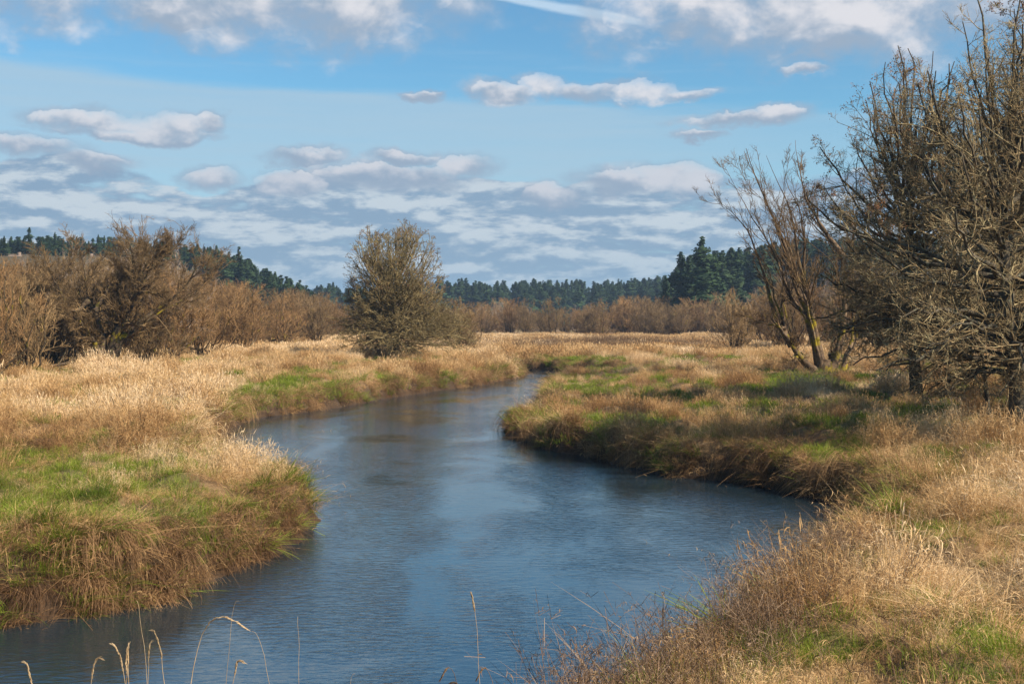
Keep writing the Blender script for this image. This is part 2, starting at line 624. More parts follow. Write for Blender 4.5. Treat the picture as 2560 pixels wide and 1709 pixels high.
def hills(x, y):
    l = 22 * sstep(-x, 74, 118) * sstep(y, 230, 420) + 5 * sstep(-x, 60, 200) * sstep(y, 180, 300)
    r = 11 * sstep(x, 52, 84) * sstep(y, 250, 400) + 9 * sstep(x, 84, 125) * sstep(y, 260, 420)
    fr = 14 * sstep(y, 620, 900)
    l = l * (1 - sstep(y, 440, 540)); r = r * (1 - sstep(y, 420, 520))
    return (l + r) * (0.85 + 0.3 * fbm(x * 0.02, y * 0.02, 3, 3)) + fr


def top_height(x, y):
    t = 1.15 + 0.22 * (fbm(x * 0.25, y * 0.25, 11, 3) - 0.5) * 2
    t = t + 0.28 * (fbm(x * 0.9, y * 0.9, 41, 2) - 0.5)
    spit = np.exp(-(((x - 5) / 6.0) ** 2 + ((y - 82) / 30.0) ** 2))
    t = t - 0.7 * spit
    tip = np.exp(-(((x + 0.2) / 1.3) ** 2 + ((y - 57) / 4.0) ** 2))
    t = t - 0.55 * tip
    wd_, _, wh_ = worley(x, y * 0.85, 1.7, 91)
    t = t + 0.42 * (np.clip(1 - (wd_ / 0.6) ** 2, 0, 1) * (0.3 + wh_) - 0.3) * (y < 135)
    near = sstep(-y, -12.5, -2.0)
    t = t + 2.1 * near
    return t


def height(x, y, s=None):
    x = np.asarray(x, float); y = np.asarray(y, float)
    if s is None: s = sdist(x, y)
    t = top_height(x, y)
    steep = 0.30 + 0.8 * fbm(x * 0.35, y * 0.35, 21, 2)
    p = sstep(s, -0.25, steep) * 0.86 + 0.14 * sstep(s, 0.4, 3.0)
    z = -0.05 - 0.6 * sstep(-s, 0.0, 2.0) + p * (t + 0.05)
    return z + hills(x, y)


# green patches: display px of the photograph (2349 wide) -> ground discs
k = 2560 / 2349.0
GP = [(230, 1105, 300, 42), (60, 1060, 120, 40), (50, 1150, 130, 45), (450, 985, 70, 12), (640, 882, 60, 9), (760, 885, 45, 12), (560, 905, 70, 18),
      (680, 1130, 35, 55), (440, 1215, 70, 40), (270, 1230, 60, 40), (560, 1200, 45, 30), (850, 915, 70, 10), (20, 890, 50, 12), (170, 968, 40, 10), (620, 905, 40, 12),
      (1470, 968, 50, 20), (1530, 1015, 60, 22), (1440, 1070, 70, 10), (1225, 960, 35, 8), (1840, 888, 90, 9), (2050, 985, 130, 14), (1960, 1008, 70, 12),
      (1930, 1130, 50, 26), (1700, 905, 80, 8), (1240, 822, 110, 6), (1380, 828, 60, 6), (1455, 833, 40, 5), (1560, 905, 50, 9), (1650, 985, 60, 9),
      (1880, 1480, 190, 42), (2110, 1400, 80, 24), (1640, 1480, 60, 30), (1930, 1270, 60, 26), (1700, 1540, 120, 30), (2260, 1500, 60, 25), (1990, 870, 60, 5)]
GREEN = []
for (gx, gy, rx, ry) in GP:
    x0, y0 = W(gx * k, gy * k)
    xa, ya = W(gx * k, (gy - ry) * k)
    xb, yb = W(gx * k, (gy + ry) * k)
    GREEN.append((x0, (ya + yb) / 2, rx * k * y0 / F, max((ya - yb) / 2, 0.4)))


def green_mask(x, y):
    g = np.zeros(np.shape(x))
    for (cx, cyy, a, b) in GREEN:
        g = np.maximum(g, 1.25 - np.sqrt(((x - cx) / a) ** 2 + ((y - cyy) / b) ** 2))
    g = np.maximum(g, 0.42 * (x < -5.0) * sstep(y, 19, 20) * (1 - sstep(y, 25, 28)))
    g = g + (fbm(x * 0.8, y * 0.5, 77, 3) - 0.5) * 1.3 + 0.12 + 0.12 * (y > 35)
    sp = fbm(x * 0.35, y * 0.25, 99, 4)
    return np.clip(np.maximum(sstep(g, 0.15, 0.6), sstep(sp, 0.66, 0.74) * (y < 140) * 0.8), 0, 1)


# ------------------------------------------------------------------ ground sheet
def warp(n, fine, ext, halfn):
    k0 = np.arange(n) * fine
    rest = k0[-1] + fine * (np.power((ext - k0[-1]) / fine, np.linspace(0, 1, halfn)[1:]))
    return np.concatenate([k0, rest])


xs = warp(100, 0.22, 1500, 75)
xs = np.concatenate([-xs[::-1][:-1], xs])
ya = np.arange(6, 62, 0.22)
yb = 62 + 0.25 * (np.power(1500 / 0.25, np.linspace(0, 1, 190)))
ya0 = np.array([-60, -40, -25, -15, -8, -3, 0, 2, 3.5, 5])
ys = np.concatenate([ya0, ya, np.arange(62, 142, 0.45), 142 + 0.5 * np.power(2400, np.linspace(0, 1, 90))])
X, Y = np.meshgrid(xs, ys)
SD = sdist(X, Y)
Z = height(X, Y, SD)
ny, nx = X.shape
idx = np.arange(nx * ny).reshape(ny, nx)
Q = np.stack([idx[:-1, :-1], idx[:-1, 1:], idx[1:, 1:], idx[1:, :-1]], -1).reshape(-1, 4)
gm = quads_mesh('meadow', np.stack([X, Y, Z], -1).reshape(-1, 3), Q, M['ground'], True)
ga = gm.attributes.new('green', 'FLOAT', 'POINT')
ga.data.foreach_set('value', green_mask(X, Y).ravel().astype(np.float32))
gb = gm.attributes.new('bankd', 'FLOAT', 'POINT')
gb.data.foreach_set('value', (1 - sstep(SD, 0.25, 0.9)).ravel().astype(np.float32))
tag(link(gm, 'meadow'), 'grassy floodplain ground with low banks and wooded hills beyond', 'ground', kind='structure')

wx, wy = np.array([-75, 175.0]), np.array([2.0, 140.0])
wm = quads_mesh('river', [(wx[0], wy[0], 0), (wx[1], wy[0], 0), (wx[1], wy[1], 0), (wx[0], wy[1], 0)], [(0, 1, 2, 3)], M['water'])
tag(link(wm, 'river'), 'rippled blue river winding between grassy banks', 'river', kind='structure')


# ------------------------------------------------------------------ grass tufts
def blade_attr(me, chunks_n):
    a = me.attributes.new('bl', 'FLOAT', 'POINT')
    a.data.foreach_set('value', chunks_n.astype(np.float32))


def proto(name, V, Q, bl, mat):
    me = quads_mesh(name, V, Q, mat)
    blade_attr(me, bl)
    return bpy.data.objects.new(name, me)


def blades(r, n, rad, hmin, hmax, spread, droop, width, K=5, lean=(0, 0)):
    a = r.uniform(0, 2 * math.pi, n)
    rr = rad * np.sqrt(r.uniform(0, 1, n))
    b0 = np.stack([rr * np.cos(a), rr * np.sin(a), np.full(n, -0.04)], -1)
    h = r.uniform(hmin, hmax, n)
    a2 = a + r.normal(0, 0.9, n)
    out = np.stack([np.cos(a2), np.sin(a2), np.zeros(n)], -1) * (spread * r.uniform(0.2, 1.3, n))[:, None]
    out = out + np.array([lean[0], lean[1], 0])
    t = np.linspace(0, 1, K)[None, :, None]
    dr = (droop * r.uniform(0.3, 1.6, n))[:, None, None]
    P = b0[:, None] + h[:, None, None] * (out[:, None] * (t * 0.5 + t * t * (0.5 + dr)) + np.array([0, 0, 1.0]) * (t - dr * t ** 2.2 * 0.75))
    w = width * r.uniform(0.6, 1.3, n)[:, None] * np.interp(np.linspace(0, 1, K), [0, 0.3, 0.8, 1], [0.7, 1, 0.7, 0.12])[None]
    side = np.stack([np.cos(a2 + 1.57 + r.normal(0, 0.7, n)), np.sin(a2 + 1.57 + r.normal(0, 0.7, n)), r.normal(0, 0.2, n)], -1)
    bl = np.repeat(r.uniform(0, 1, n), K * 2)
    return (P, w, side), bl


def heads(r, P, n, size, wid):
    """seed heads / short fluffy pieces at the blade tips"""
    i = r.choice(len(P), n, replace=True)
    p0 = P[i, -1]
    d = norm(P[i, -1] - P[i, -2] + r.normal(0, 0.02, (n, 3)))
    K = 3
    t = np.linspace(-0.5, 0.5, K)[None, :, None]
    Q = p0[:, None] + d[:, None] * t * size * r.uniform(.6, 1.4, (n, 1, 1))
    w = np.tile(np.array([0.3, 1.0, 0.2]) * wid, (n, 1))
    side = r.normal(0, 1, (n, 3))
    bl = np.repeat(r.uniform(0.5, 1, n), K * 2)
    return (Q, w, side), bl


def curly(r, P, n, size, wid):
    """dead leaves hanging and curling off the stems"""
    i = r.choice(len(P), n)
    K0 = P.shape[1]
    t = r.uniform(0.15, 1, n) * (K0 - 1)
    j = np.minimum(t.astype(int), K0 - 2)
    f = (t - j)[:, None]
    p0 = P[i, j] * (1 - f) + P[i, j + 1] * f
    a = r.uniform(0, 2 * math.pi, n)
    o = np.stack([np.cos(a), np.sin(a), np.zeros(n)], -1)
    K = 5
    L = size * r.uniform(0.5, 1.5, n)[:, None, None]
    s = np.linspace(0, 1, K)[None, :, None]
    up = r.uniform(0.1, 0.9, n)[:, None, None]
    cur = r.uniform(0.8, 2.0, n)[:, None, None]
    Q = p0[:, None] + L * (o[:, None] * np.sin(s * 1.9) * 0.7 + np.array([0, 0, 1.0]) * (up * s - cur * s * s * 0.8))
    w = wid * r.uniform(0.6, 1.3, n)[:, None] * np.interp(np.linspace(0, 1, K), [0, 0.3, 0.8, 1], [0.6, 1, 0.6, 0.1])[None]
    side = np.cross(o, np.array([0, 0, 1.0])) + r.normal(0, 0.5, (n, 3))
    return (Q, w, side), np.repeat(r.uniform(0.2, 1, n), K * 2)


def pack(parts):
    V, Q = ribbons([p[0] for p in parts])
    return V, Q, np.concatenate([p[1] for p in parts])


PC = {}


def collect(key, objs):
    c = bpy.data.collections.new('tufts_' + key)
    for o in objs: c.objects.link(o)
    PC[key] = (c, len(objs))


def make_protos():
    # near reed canary grass: stems, curled leaves, seed heads
    L = []
    for i in range(5):
        r = rng_(100 + i)
        st = blades(r, 16, 0.22, 0.7, 1.15, 0.28, 0.12, 0.006, 6)
        lf = curly(r, st[0][0], 85, 0.17, 0.010)
        bs = blades(r, 34, 0.25, 0.25, 0.7, 0.7, 0.55, 0.008, 5)
        hd = heads(r, st[0][0], 9, 0.13, 0.014)
        L.append(proto('reed_%d' % i, *pack([st, lf, bs, hd]), M['straw']))
    collect('reed', L)
    L = []
    for i in range(5):   # leaning, tangled
        r = rng_(200 + i)
        st = blades(r, 26, 0.3, 0.5, 0.95, 0.8, 0.5, 0.007, 6, lean=(0.5, 0))
        lf = curly(r, st[0][0], 60, 0.15, 0.009)
        bs = blades(r, 34, 0.28, 0.15, 0.45, 1.1, 0.7, 0.009, 5)
        L.append(proto('tangle_%d' % i, *pack([st, lf, bs]), M['straw']))
    collect('tangle', L)
    L = []
    for i in range(4):   # mid distance
        r = rng_(300 + i)
        st = blades(r, 30, 0.38, 0.5, 1.0, 0.32, 0.18, 0.014, 4)
        bs = blades(r, 34, 0.45, 0.25, 0.6, 0.8, 0.5, 0.020, 4)
        hd = heads(r, st[0][0], 30, 0.12, 0.024)
        cu = curly(r, st[0][0], 26, 0.2, 0.02)
        L.append(proto('midtuft_%d' % i, *pack([st, bs, hd, cu]), M['straw']))
    collect('mid', L)
    L = []
    for i in range(4):   # far
        r = rng_(400 + i)
        st = blades(r, 42, 0.85, 0.5, 1.0, 0.3, 0.15, 0.035, 3)
        bs = blades(r, 34, 0.95, 0.3, 0.6, 0.8, 0.5, 0.06, 3)
        hd = heads(r, st[0][0], 30, 0.22, 0.08)
        L.append(proto('fartuft_%d' % i, *pack([st, bs, hd]), M['straw']))
    collect('far', L)
    L = []
    for i in range(5):   # hanging over the bank towards +X
        r = rng_(500 + i)
        n = 75
        b0 = np.stack([r.uniform(-0.25, 0.1, n), r.uniform(-0.3, 0.3, n), r.uniform(-0.05, 0.1, n)], -1)
        l = r.uniform(0.5, 1.25, n)[:, None, None]
        K = 7
        t = np.linspace(0, 1, K)[None, :, None]
        o = np.stack([r.uniform(0.25, 0.75, n), r.normal(0, 0.28, n), np.zeros(n)], -1)
        P = b0[:, None] + l * (o[:, None] * np.sin(t * 1.6) + np.array([0, 0, 1.0]) * (0.45 * t - r.uniform(0.9, 1.5, n)[:, None, None] * t * t))
        P = P + r.normal(0, 0.012, P.shape)
        w = 0.008 * r.uniform(0.6, 1.4, n)[:, None] * np.interp(np.linspace(0, 1, K), [0, 0.8, 1], [1, 0.8, 0.2])[None]
        side = np.stack([r.normal(0, 0.5, n), np.ones(n), r.normal(0, 0.5, n)], -1)
        cu = curly(r, P, 50, 0.12, 0.009)
        L.append(proto('hang_%d' % i, *pack([((P, w, side), np.repeat(r.uniform(0, 1, n), K * 2)), cu]), M['bank']))
    collect('hang', L)
    L = []
    for i in range(4):
        r = rng_(600 + i)
        st = blades(r, 90, 0.26, 0.10, 0.30, 0.5, 0.35, 0.006, 4)
        L.append(proto('green_%d' % i, *pack([st]), M['green']))
    collect('green', L)
    L = []
    for i in range(3):
        r = rng_(650 + i)
        st = blades(r, 60, 0.4, 0.15, 0.36, 0.5, 0.35, 0.016, 3)
        L.append(proto('greenfar_%d' % i, *pack([st]), M['green']))
    collect('greenfar', L)
    L = []
    for i in range(3):   # lush hanging green by the water
        r = rng_(680 + i)
        st = blades(r, 50, 0.18, 0.3, 0.6, 0.7, 0.5, 0.011, 6, lean=(0.4, 0))
        L.append(proto('lush_%d' % i, *pack([st]), M['green']))
    collect('lush', L)
    L = []
    for i in range(4):   # thin branching dead forbs
        r = rng_(700 + i)
        n = 9
        st = blades(r, n, 0.2, 0.7, 1.25, 0.35, 0.05, 0.006, 6)
        sb = []
        Pm = st[0][0]
        m = 70
        ii = r.choice(n, m); jj = r.integers(1, 6, m)
        p0 = Pm[ii, jj]
        a = r.uniform(0, 6.28, m)
        d = np.stack([np.cos(a) * .7, np.sin(a) * .7, r.uniform(0.2, 1.0, m)], -1)
        t = np.linspace(0, 1, 3)[None, :, None]
        Pb = p0[:, None] + d[:, None] * t * r.uniform(0.08, 0.26, m)[:, None, None]
        sb = ((Pb, np.full((m, 3), 0.004), r.normal(0, 1, (m, 3))), np.repeat(r.uniform(0, 1, m), 6))
        cu = curly(r, Pb, 40, 0.06, 0.010)
        L.append(proto('forb_%d' % i, *pack([st, sb, cu]), M['weed']))
    collect('forb', L)


make_protos()


def scatter(name, key, x, y, rz, sc, tint, label, cat, r, zoff=0.0, tilt=0.22, mat=None):
    c, n = PC[key]
    N = len(x)
    z = height(x, y) + zoff
    me = bpy.data.meshes.new(name)
    me.vertices.add(N)
    me.vertices.foreach_set('co', np.stack([x, y, z], -1).astype(np.float32).ravel())

    def put(an, typ, v, key_='value'):
        a = me.attributes.new(an, typ, 'POINT')
        a.data.foreach_set(key_, np.ascontiguousarray(v).ravel())
    put('rot', 'FLOAT_VECTOR', np.stack([r.normal(0, tilt, N), r.normal(0, tilt, N), rz], -1).astype(np.float32), 'vector')
    sc = np.asarray(sc)
    if sc.ndim == 1: sc = np.stack([sc, sc, sc], -1)
    put('scl', 'FLOAT_VECTOR', sc.astype(np.float32), 'vector')
    put('tint', 'FLOAT', np.clip(tint, 0, 1).astype(np.float32))
    put('pick', 'INT', r.integers(0, n, N).astype(np.int32))
    o = link(me, name)
    ng = bpy.data.node_groups.new(name, 'GeometryNodeTree')
    ng.interface.new_socket('Geometry', in_out='INPUT', socket_type='NodeSocketGeometry')
    ng.interface.new_socket('Geometry', in_out='OUTPUT', socket_type='NodeSocketGeometry')
    gi, go = ng.nodes.new('NodeGroupInput'), ng.nodes.new('NodeGroupOutput')
    ip = ng.nodes.new('GeometryNodeInstanceOnPoints')
    ci = ng.nodes.new('GeometryNodeCollectionInfo')
    ci.inputs['Collection'].default_value = c
    ci.inputs['Separate Children'].default_value = True
    ci.inputs['Reset Children'].default_value = True

    def named(an, typ):
        a = ng.nodes.new('GeometryNodeInputNamedAttribute')
        a.data_type = typ
        a.inputs[0].default_value = an
        return a.outputs[0]
    ng.links.new(gi.outputs[0], ip.inputs['Points'])
    ng.links.new(ci.outputs[0], ip.inputs['Instance'])
    ip.inputs['Pick Instance'].default_value = True
    ng.links.new(named('pick', 'INT'), ip.inputs['Instance Index'])
    e2r = ng.nodes.new('FunctionNodeEulerToRotation')
    ng.links.new(named('rot', 'FLOAT_VECTOR'), e2r.inputs[0])
    ng.links.new(e2r.outputs[0], ip.inputs['Rotation'])
    ng.links.new(named('scl', 'FLOAT_VECTOR'), ip.inputs['Scale'])
    ng.links.new(ip.outputs[0], go.inputs[0])
    md = o.modifiers.new('tufts', 'NODES')
    md.node_group = ng
    tag(o, label, cat, kind='stuff')
    return o


def wedge(r, d0, d1, density, xmin=-1e9, xmax=1e9, m=1.15, extra=2.0):
    """random points over the ground between two distances, as wide as the view plus a margin"""
    wmax = 0.4 * d1 * m + extra
    n = int(density * 2 * wmax * (d1 - d0))
    y = r.uniform(d0, d1, n)
    x = r.uniform(-wmax, wmax, n)
    ok = (np.abs(x) < 0.4 * y * m + extra) & (x > xmin) & (x < xmax)
    return x[ok], y[ok]


def split_lr(x, y):
    """left of the river or right of it"""
    rx = np.interp(y, [0, 12, 20, 33, 50, 65, 85, 100, 118, 126], [-20, -3, -1, 2, -4, -6, -3, 0.5, 2, 1])
    return x < rx


def wind_rot(x, y, r, sd=0.8):
    return (fbm(x * 0.12, y * 0.12, 51, 2) - 0.5) * 9.0 + r.normal(0, sd, len(x))


def meadow_tint(x, y):
    t = 0.5 + (fbm(x * 0.22, y * 0.12, 31, 4) - 0.5) * 1.5 + (fbm(x * 1.1, y * 0.8, 32, 2) - 0.5) * 0.5
    # the big left meadow and the far fields are paler
    t = t + 0.16 * (x < -2) * sstep(y, 30, 60) + 0.05
    brown = sstep(y, 232, 240) * (x > 25)
    return t - 0.30 * brown


def build_grass():
    r = rng_(1)
    # ---- near and middle, y 7..45
    x, y = wedge(r, 6.5, 46, 15, m=1.2, extra=3)
    s = sdist(x, y)
    g = green_mask(x, y)
    keep = (s > 0.30) & (r.uniform(0, 1, len(x)) > g * 0.52)
    keep &= ~((y > 7.6) & (y < 14) & (x / y < 0.045))
    x, y, s, g = x[keep], y[keep], s[keep], g[keep]
    clump = fbm(x * 0.55, y * 0.55, 61, 3)
    hs = 0.45 + 1.1 * sstep(clump, 0.25, 0.75)
    wd1, wa1, wh1 = worley(x, y, 1.5, 5)
    dome = np.clip(1 - (wd1 / 0.62) ** 2, 0, 1)
    hs = hs * (0.50 + 0.75 * dome) * (0.75 + 0.5 * wh1)
    hs = hs * (1 - 0.45 * g) * np.where((y < 14) & (x < 7), 0.55, 1.0) * np.where(y < 9, 0.8, 1)
    hs *= np.where((x > 0) & (y > 17), 0.74, 1.0)
    hs *= np.where((x / y > .12) & (x / y < .33) & (y < 15.5), 0.5, 1.0)
    hs *= np.where((x < -4) & (y > 15), 0.38 + 0.62 * sstep(y + (clump - 0.5) * 8, 24, 31), 1.0)
    lf = split_lr(x, y) & (y > 14)
    hs *= np.where((x < 0) & (y > 26) & (s < 1.8), 0.62, 1.0)
    hs = np.maximum(hs * r.uniform(0.68, 1.25, len(x)), 0.26)
    tint = meadow_tint(x, y) + np.where(lf, 0.0, 0.06) + (clump - 0.5) * 0.6
    tint = tint - 0.18 * (1 - sstep(s, 0.4, 1.8)) + (wh1 - 0.5) * 0.40 - 0.06 + r.normal(0, 0.09, len(x))
    up = r.uniform(0, 1, len(x)) < 0.15 + 0.62 * sstep(clump, 0.40, 0.6)
    rz = np.where(r.uniform(0, 1, len(x)) < 0.6, wa1 + r.normal(0, 0.5, len(x)), wind_rot(x, y, r))
    for side, nm, lab in ((lf, 'dry_grass_on_left_bank', 'pale dry reed grass covering the near left bank'),
                          (~lf, 'dry_grass_on_right_bank', 'golden dry reed grass covering the near right bank')):
        a = side & up
        b = side & ~up
        scatter('dry_grass', 'reed', x[a], y[a], rz[a], np.stack([hs[a] * 0.95, hs[a] * 0.95, hs[a]], -1), tint[a], lab + ', upright clumps', 'grass', r)
        hb = np.clip(hs[b] * 1.2, 0.5, 1.1)
        scatter('matted_grass', 'tangle', x[b], y[b], rz[b], np.stack([hb, hb, hb * 0.6], -1), tint[b] - 0.08, lab + ', leaning and matted', 'grass', r)
    # ---- middle 45..130
    x, y = wedge(r, 45, 135, 7.0, m=1.15, extra=3)
    s = sdist(x, y); g = green_mask(x, y)
    keep = (s > 0.3) & (r.uniform(0, 1, len(x)) > g * 0.85)
    x, y, s, g = x[keep], y[keep], s[keep], g[keep]
    clump = fbm(x * 0.4, y * 0.25, 62, 3)
    hs = (0.42 + 0.85 * sstep(clump, 0.25, 0.75)) * (1 - 0.35 * g)
    wd1, wa1, wh1 = worley(x, y * 0.7, 2.2, 15)
    dome = np.clip(1 - (wd1 / 0.62) ** 2, 0, 1)
    hs = hs * (0.50 + 0.75 * dome) * (0.7 + 0.6 * wh1)
    spit = np.exp(-(((x - 5) / 7.0) ** 2 + ((y - 82) / 26.0) ** 2))
    hs *= 1 - 0.45 * spit
    hs *= np.where(~split_lr(x, y), 0.8, 1.0)
    for (tx, ty, rr_) in ((22.2, 88.5, 4.5), (19.0, 58, 4.0), (15.5, 47.5, 3)):       # trodden, thin grass round the big trunks
        hs *= 1 - 0.55 * (np.hypot(x - tx, (y - ty) * 0.7) < rr_)
    tint = meadow_tint(x, y) + (clump - 0.5) * 0.5 - 0.15 * (1 - sstep(s, 0.4, 2.0)) + (wh1 - 0.5) * 0.32 - 0.05
    lf = split_lr(x, y) | (y > 122)
    rz = wind_rot(x, y, r)
    for side, lab in ((lf, 'pale dry meadow grass on the left meadow behind the bank'), (~lf, 'tan dry meadow grass on the right meadow around the bare trees')):
        scatter('meadow_grass', 'mid', x[side], y[side], rz[side], np.stack([hs[side]] * 3, -1), tint[side], lab, 'grass', r)
    # ---- far 130..275
    x, y = wedge(r, 130, 290, 1.5, m=1.1, extra=4)
    s = sdist(x, y); keep = s > 0.4
    x, y = x[keep], y[keep]
    clump = fbm(x * 0.12, y * 0.05, 63, 3)
    wd1, wa1, wh1 = worley(x, y * 0.5, 4.0, 25)
    hs = (0.7 + 0.6 * clump) * (0.8 + 0.4 * wh1)
    tint = meadow_tint(x, y * 0.5) + 0.08
    scatter('far_grass', 'far', x, y, wind_rot(x, y, r), hs, tint, 'pale dry grass on the far meadow in front of the willows', 'grass', r)
    # ---- green grass
    x, y = wedge(r, 6.5, 46, 22, m=1.2, extra=3)
    s = sdist(x, y); g = green_mask(x, y)
    keep = (s > 0.15) & (r.uniform(0, 1, len(x)) < 0.08 + g * 0.85)
    x, y, g = x[keep], y[keep], g[keep]
    tint = 0.30 + 0.9 * (fbm(x * 0.7, y * 0.7, 64, 3) - 0.3) + r.normal(0, 0.13, len(x))
    scatter('green_grass', 'green', x, y, r.uniform(0, 6.28, len(x)), r.uniform(0.6, 1.35, len(x)), tint, 'short bright green grass patches on the near banks', 'grass', r)
    x, y = wedge(r, 45, 140, 9, m=1.1, extra=3)
    s = sdist(x, y); g = green_mask(x, y)
    keep = (s > 0.1) & (r.uniform(0, 1, len(x)) < g)
    x, y = x[keep], y[keep]
    scatter('green_grass', 'greenfar', x, y, r.uniform(0, 6.28, len(x)), r.uniform(0.7, 1.3, len(x)), 0.55 + 0 * x, 'green grass patches on the farther river banks', 'grass', r)
    # ---- hanging grass over the banks
    x, y = wedge(r, 8, 45, 34, m=1.2, extra=3)
    for (d0, d1, den, scl, lab) in ((8, 46, 22, 1.0, 'brown dead grass hanging over the edge of the near banks'), (46, 136, 9, 1.25, 'brown dead grass hanging over the edge of the far banks')):
        x, y = wedge(r, d0, d1, den, m=1.15, extra=3)
        s = sdist(x, y)
        keep = (s > np.where((x < -5) & (y < 24.5), -0.25, 0.0)) & (s < np.where((x < -5) & (y < 24.5), 1.5, 0.85)) & ~((y < 13) & (x < 1))
        x, y, s = x[keep], y[keep], s[keep]
        e = 0.3
        gx, gy = sdist(x + e, y) - sdist(x - e, y), sdist(x, y + e) - sdist(x, y - e)
        rz0 = np.arctan2(-gy, -gx)
        wd1, wa1, wh1 = worley(x, y, 1.1 if d0 < 40 else 1.8, 35)
        rz = rz0 + r.normal(0, 0.95, len(x)) + (wh1 - 0.5) * 1.6
        lowr = (0.45 + 0.75 * fbm(x * 0.8, y * 0.8, 65, 2)) * (0.7 + 0.55 * wh1) * r.uniform(0.6, 1.25, len(x))
        kp = (r.uniform(0, 1, len(x)) < np.clip(1.6 - 1.5 * wd1, 0.35, 1)) | ((x < -5) & (y < 24.5))
        x, y, s, rz, rz0, lowr, wh1 = (v[kp] for v in (x, y, s, rz, rz0, lowr, wh1))
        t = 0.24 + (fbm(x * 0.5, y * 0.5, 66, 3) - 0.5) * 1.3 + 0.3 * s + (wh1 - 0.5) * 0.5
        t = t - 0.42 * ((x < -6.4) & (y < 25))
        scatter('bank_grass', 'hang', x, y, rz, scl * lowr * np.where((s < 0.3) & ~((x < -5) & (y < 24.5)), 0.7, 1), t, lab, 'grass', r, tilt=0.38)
        keep = r.uniform(0, 1, len(x)) < 0.07 + 0.6 * sstep(fbm(x * 0.6, y * 0.6, 67, 2), 0.47, 0.62)
        q = (r.uniform(0, 1, len(x)) < 0.5)
        scatter('matted_grass', 'tangle', x[q], y[q], rz[q], scl * np.stack([r.uniform(.5, 1.0, q.sum())] * 2 + [r.uniform(.35, .9, q.sum())], -1), t[q] + 0.05,
                lab.replace('brown dead grass hanging over', 'tangled dead grass heaped along'), 'grass', r, tilt=0.3)
        scatter('waterside_grass', 'lush', x[keep], y[keep], rz[keep], scl * r.uniform(0.6, 1.1, keep.sum()), 0.25 + 0.6 * r.uniform(0, 1, keep.sum()),
                lab.replace('brown dead grass hanging over', 'lush green grass growing down'), 'grass', r, tilt=0.3)
    # ---- thin dead forbs
    x, y = wedge(r, 7, 110, 0.75, m=1.15, extra=3)
    s = sdist(x, y)
    f = fbm(x * 0.3, y * 0.2, 68, 3)
    keep = (s > 0.4) & (f > 0.47) & ((x > -3) | (r.uniform(0, 1, len(x)) < 0.35)) & (y > 8)
    keep &= ~((y < 12) & (x < 0.5))
    x, y = x[keep], y[keep]
    xe, ye = r.uniform(-0.6, 6.0, 1500), r.uniform(10.5, 24, 1500)       # along the near right edge
    se = sdist(xe, ye)
    ke = (se > 0.1) & (se < 1.6) & (xe / ye > 0.03) & (xe / ye < r.uniform(0.05, 0.5, 1500))
    x, y = np.concatenate([x, xe[ke]]), np.concatenate([y, ye[ke]])
    scatter('dead_weeds', 'forb', x, y, r.uniform(0, 6.28, len(x)), r.uniform(0.55, 1.05, len(x)), r.uniform(0.1, 0.9, len(x)), 'thin grey brown dead weeds standing among the dry grass', 'weeds', r)
    # dark dock seed heads beyond the bend
    n = 900
    x = r.normal(0, 1, n); y = r.uniform(150, 176, n)
    x = 12 + x * 7 + (y - 160) * 0.25
    scatter('dark_weeds', 'forb', x, y, r.uniform(0, 6.28, n), r.uniform(1.3, 1.8, n), r.uniform(0.0, 0.25, n), 'dark brown seed heads of weeds in a strip across the far meadow', 'weeds', r)


build_grass()


# ------------------------------------------------------------------ bare trees
def bez(a, b, c, K):
    t = np.linspace(0, 1, K)[None, :, None]
    return a[:, None] * (1 - t) ** 2 + 2 * b[:, None] * t * (1 - t) + c[:, None] * t * t


def spawn(r, P, R, n, t0, t1, ang, asd, lf, K, wig, trop, ratio=0.6, rmin=0.006, lmin=0.2, lmax=9, taper=0.35):
    """n children per parent strand"""
    N, K0 = R.shape
    M_ = N * n
    i = np.repeat(np.arange(N), n)
    u = r.uniform(t0, t1, M_)
    t = u * (K0 - 1)
    j = np.minimum(t.astype(int), K0 - 2)
    f = (t - j)
    p0 = P[i, j] * (1 - f[:, None]) + P[i, j + 1] * f[:, None]
    r0 = R[i, j] * (1 - f) + R[i, j + 1] * f
    tg = norm(P[i, j + 1] - P[i, j])
    pl = np.linalg.norm(np.diff(P, axis=1), axis=-1).sum(1)[i]
    v = r.normal(0, 1, (M_, 3))
    pe = norm(np.cross(tg, v))
    a = np.radians(r.normal(ang, asd, M_))
    d = tg * np.cos(a)[:, None] + pe * np.sin(a)[:, None]
    L = np.clip(lf * pl * (1.1 - 0.6 * u) * r.uniform(0.6, 1.35, M_), lmin, lmax)
    Q = np.zeros((M_, K, 3)); Q[:, 0] = p0
    st = L / (K - 1)
    for q in range(1, K):
        d = norm(d + r.normal(0, wig, (M_, 3)) + trop)
        Q[:, q] = Q[:, q - 1] + d * st[:, None]
    ra = np.maximum(r0 * ratio, rmin)
    rad = ra[:, None] * np.linspace(1, taper, K)[None]
    return Q, np.maximum(rad, rmin * 0.6)


def envelope(P, env, H, slack=1.08, sk=0.0):
    tip = P[:, -1]
    hh = tip[:, 2] / H
    rad = np.hypot(tip[:, 0] - sk * np.clip(1 - hh / 0.4, 0, 1), tip[:, 1])
    e = np.interp(hh, env[0], env[1])
    return (rad < e * slack) & (tip[:, 2] > 0.15) & (hh < 1.04) & (hh > env[0][0] * 0.85)


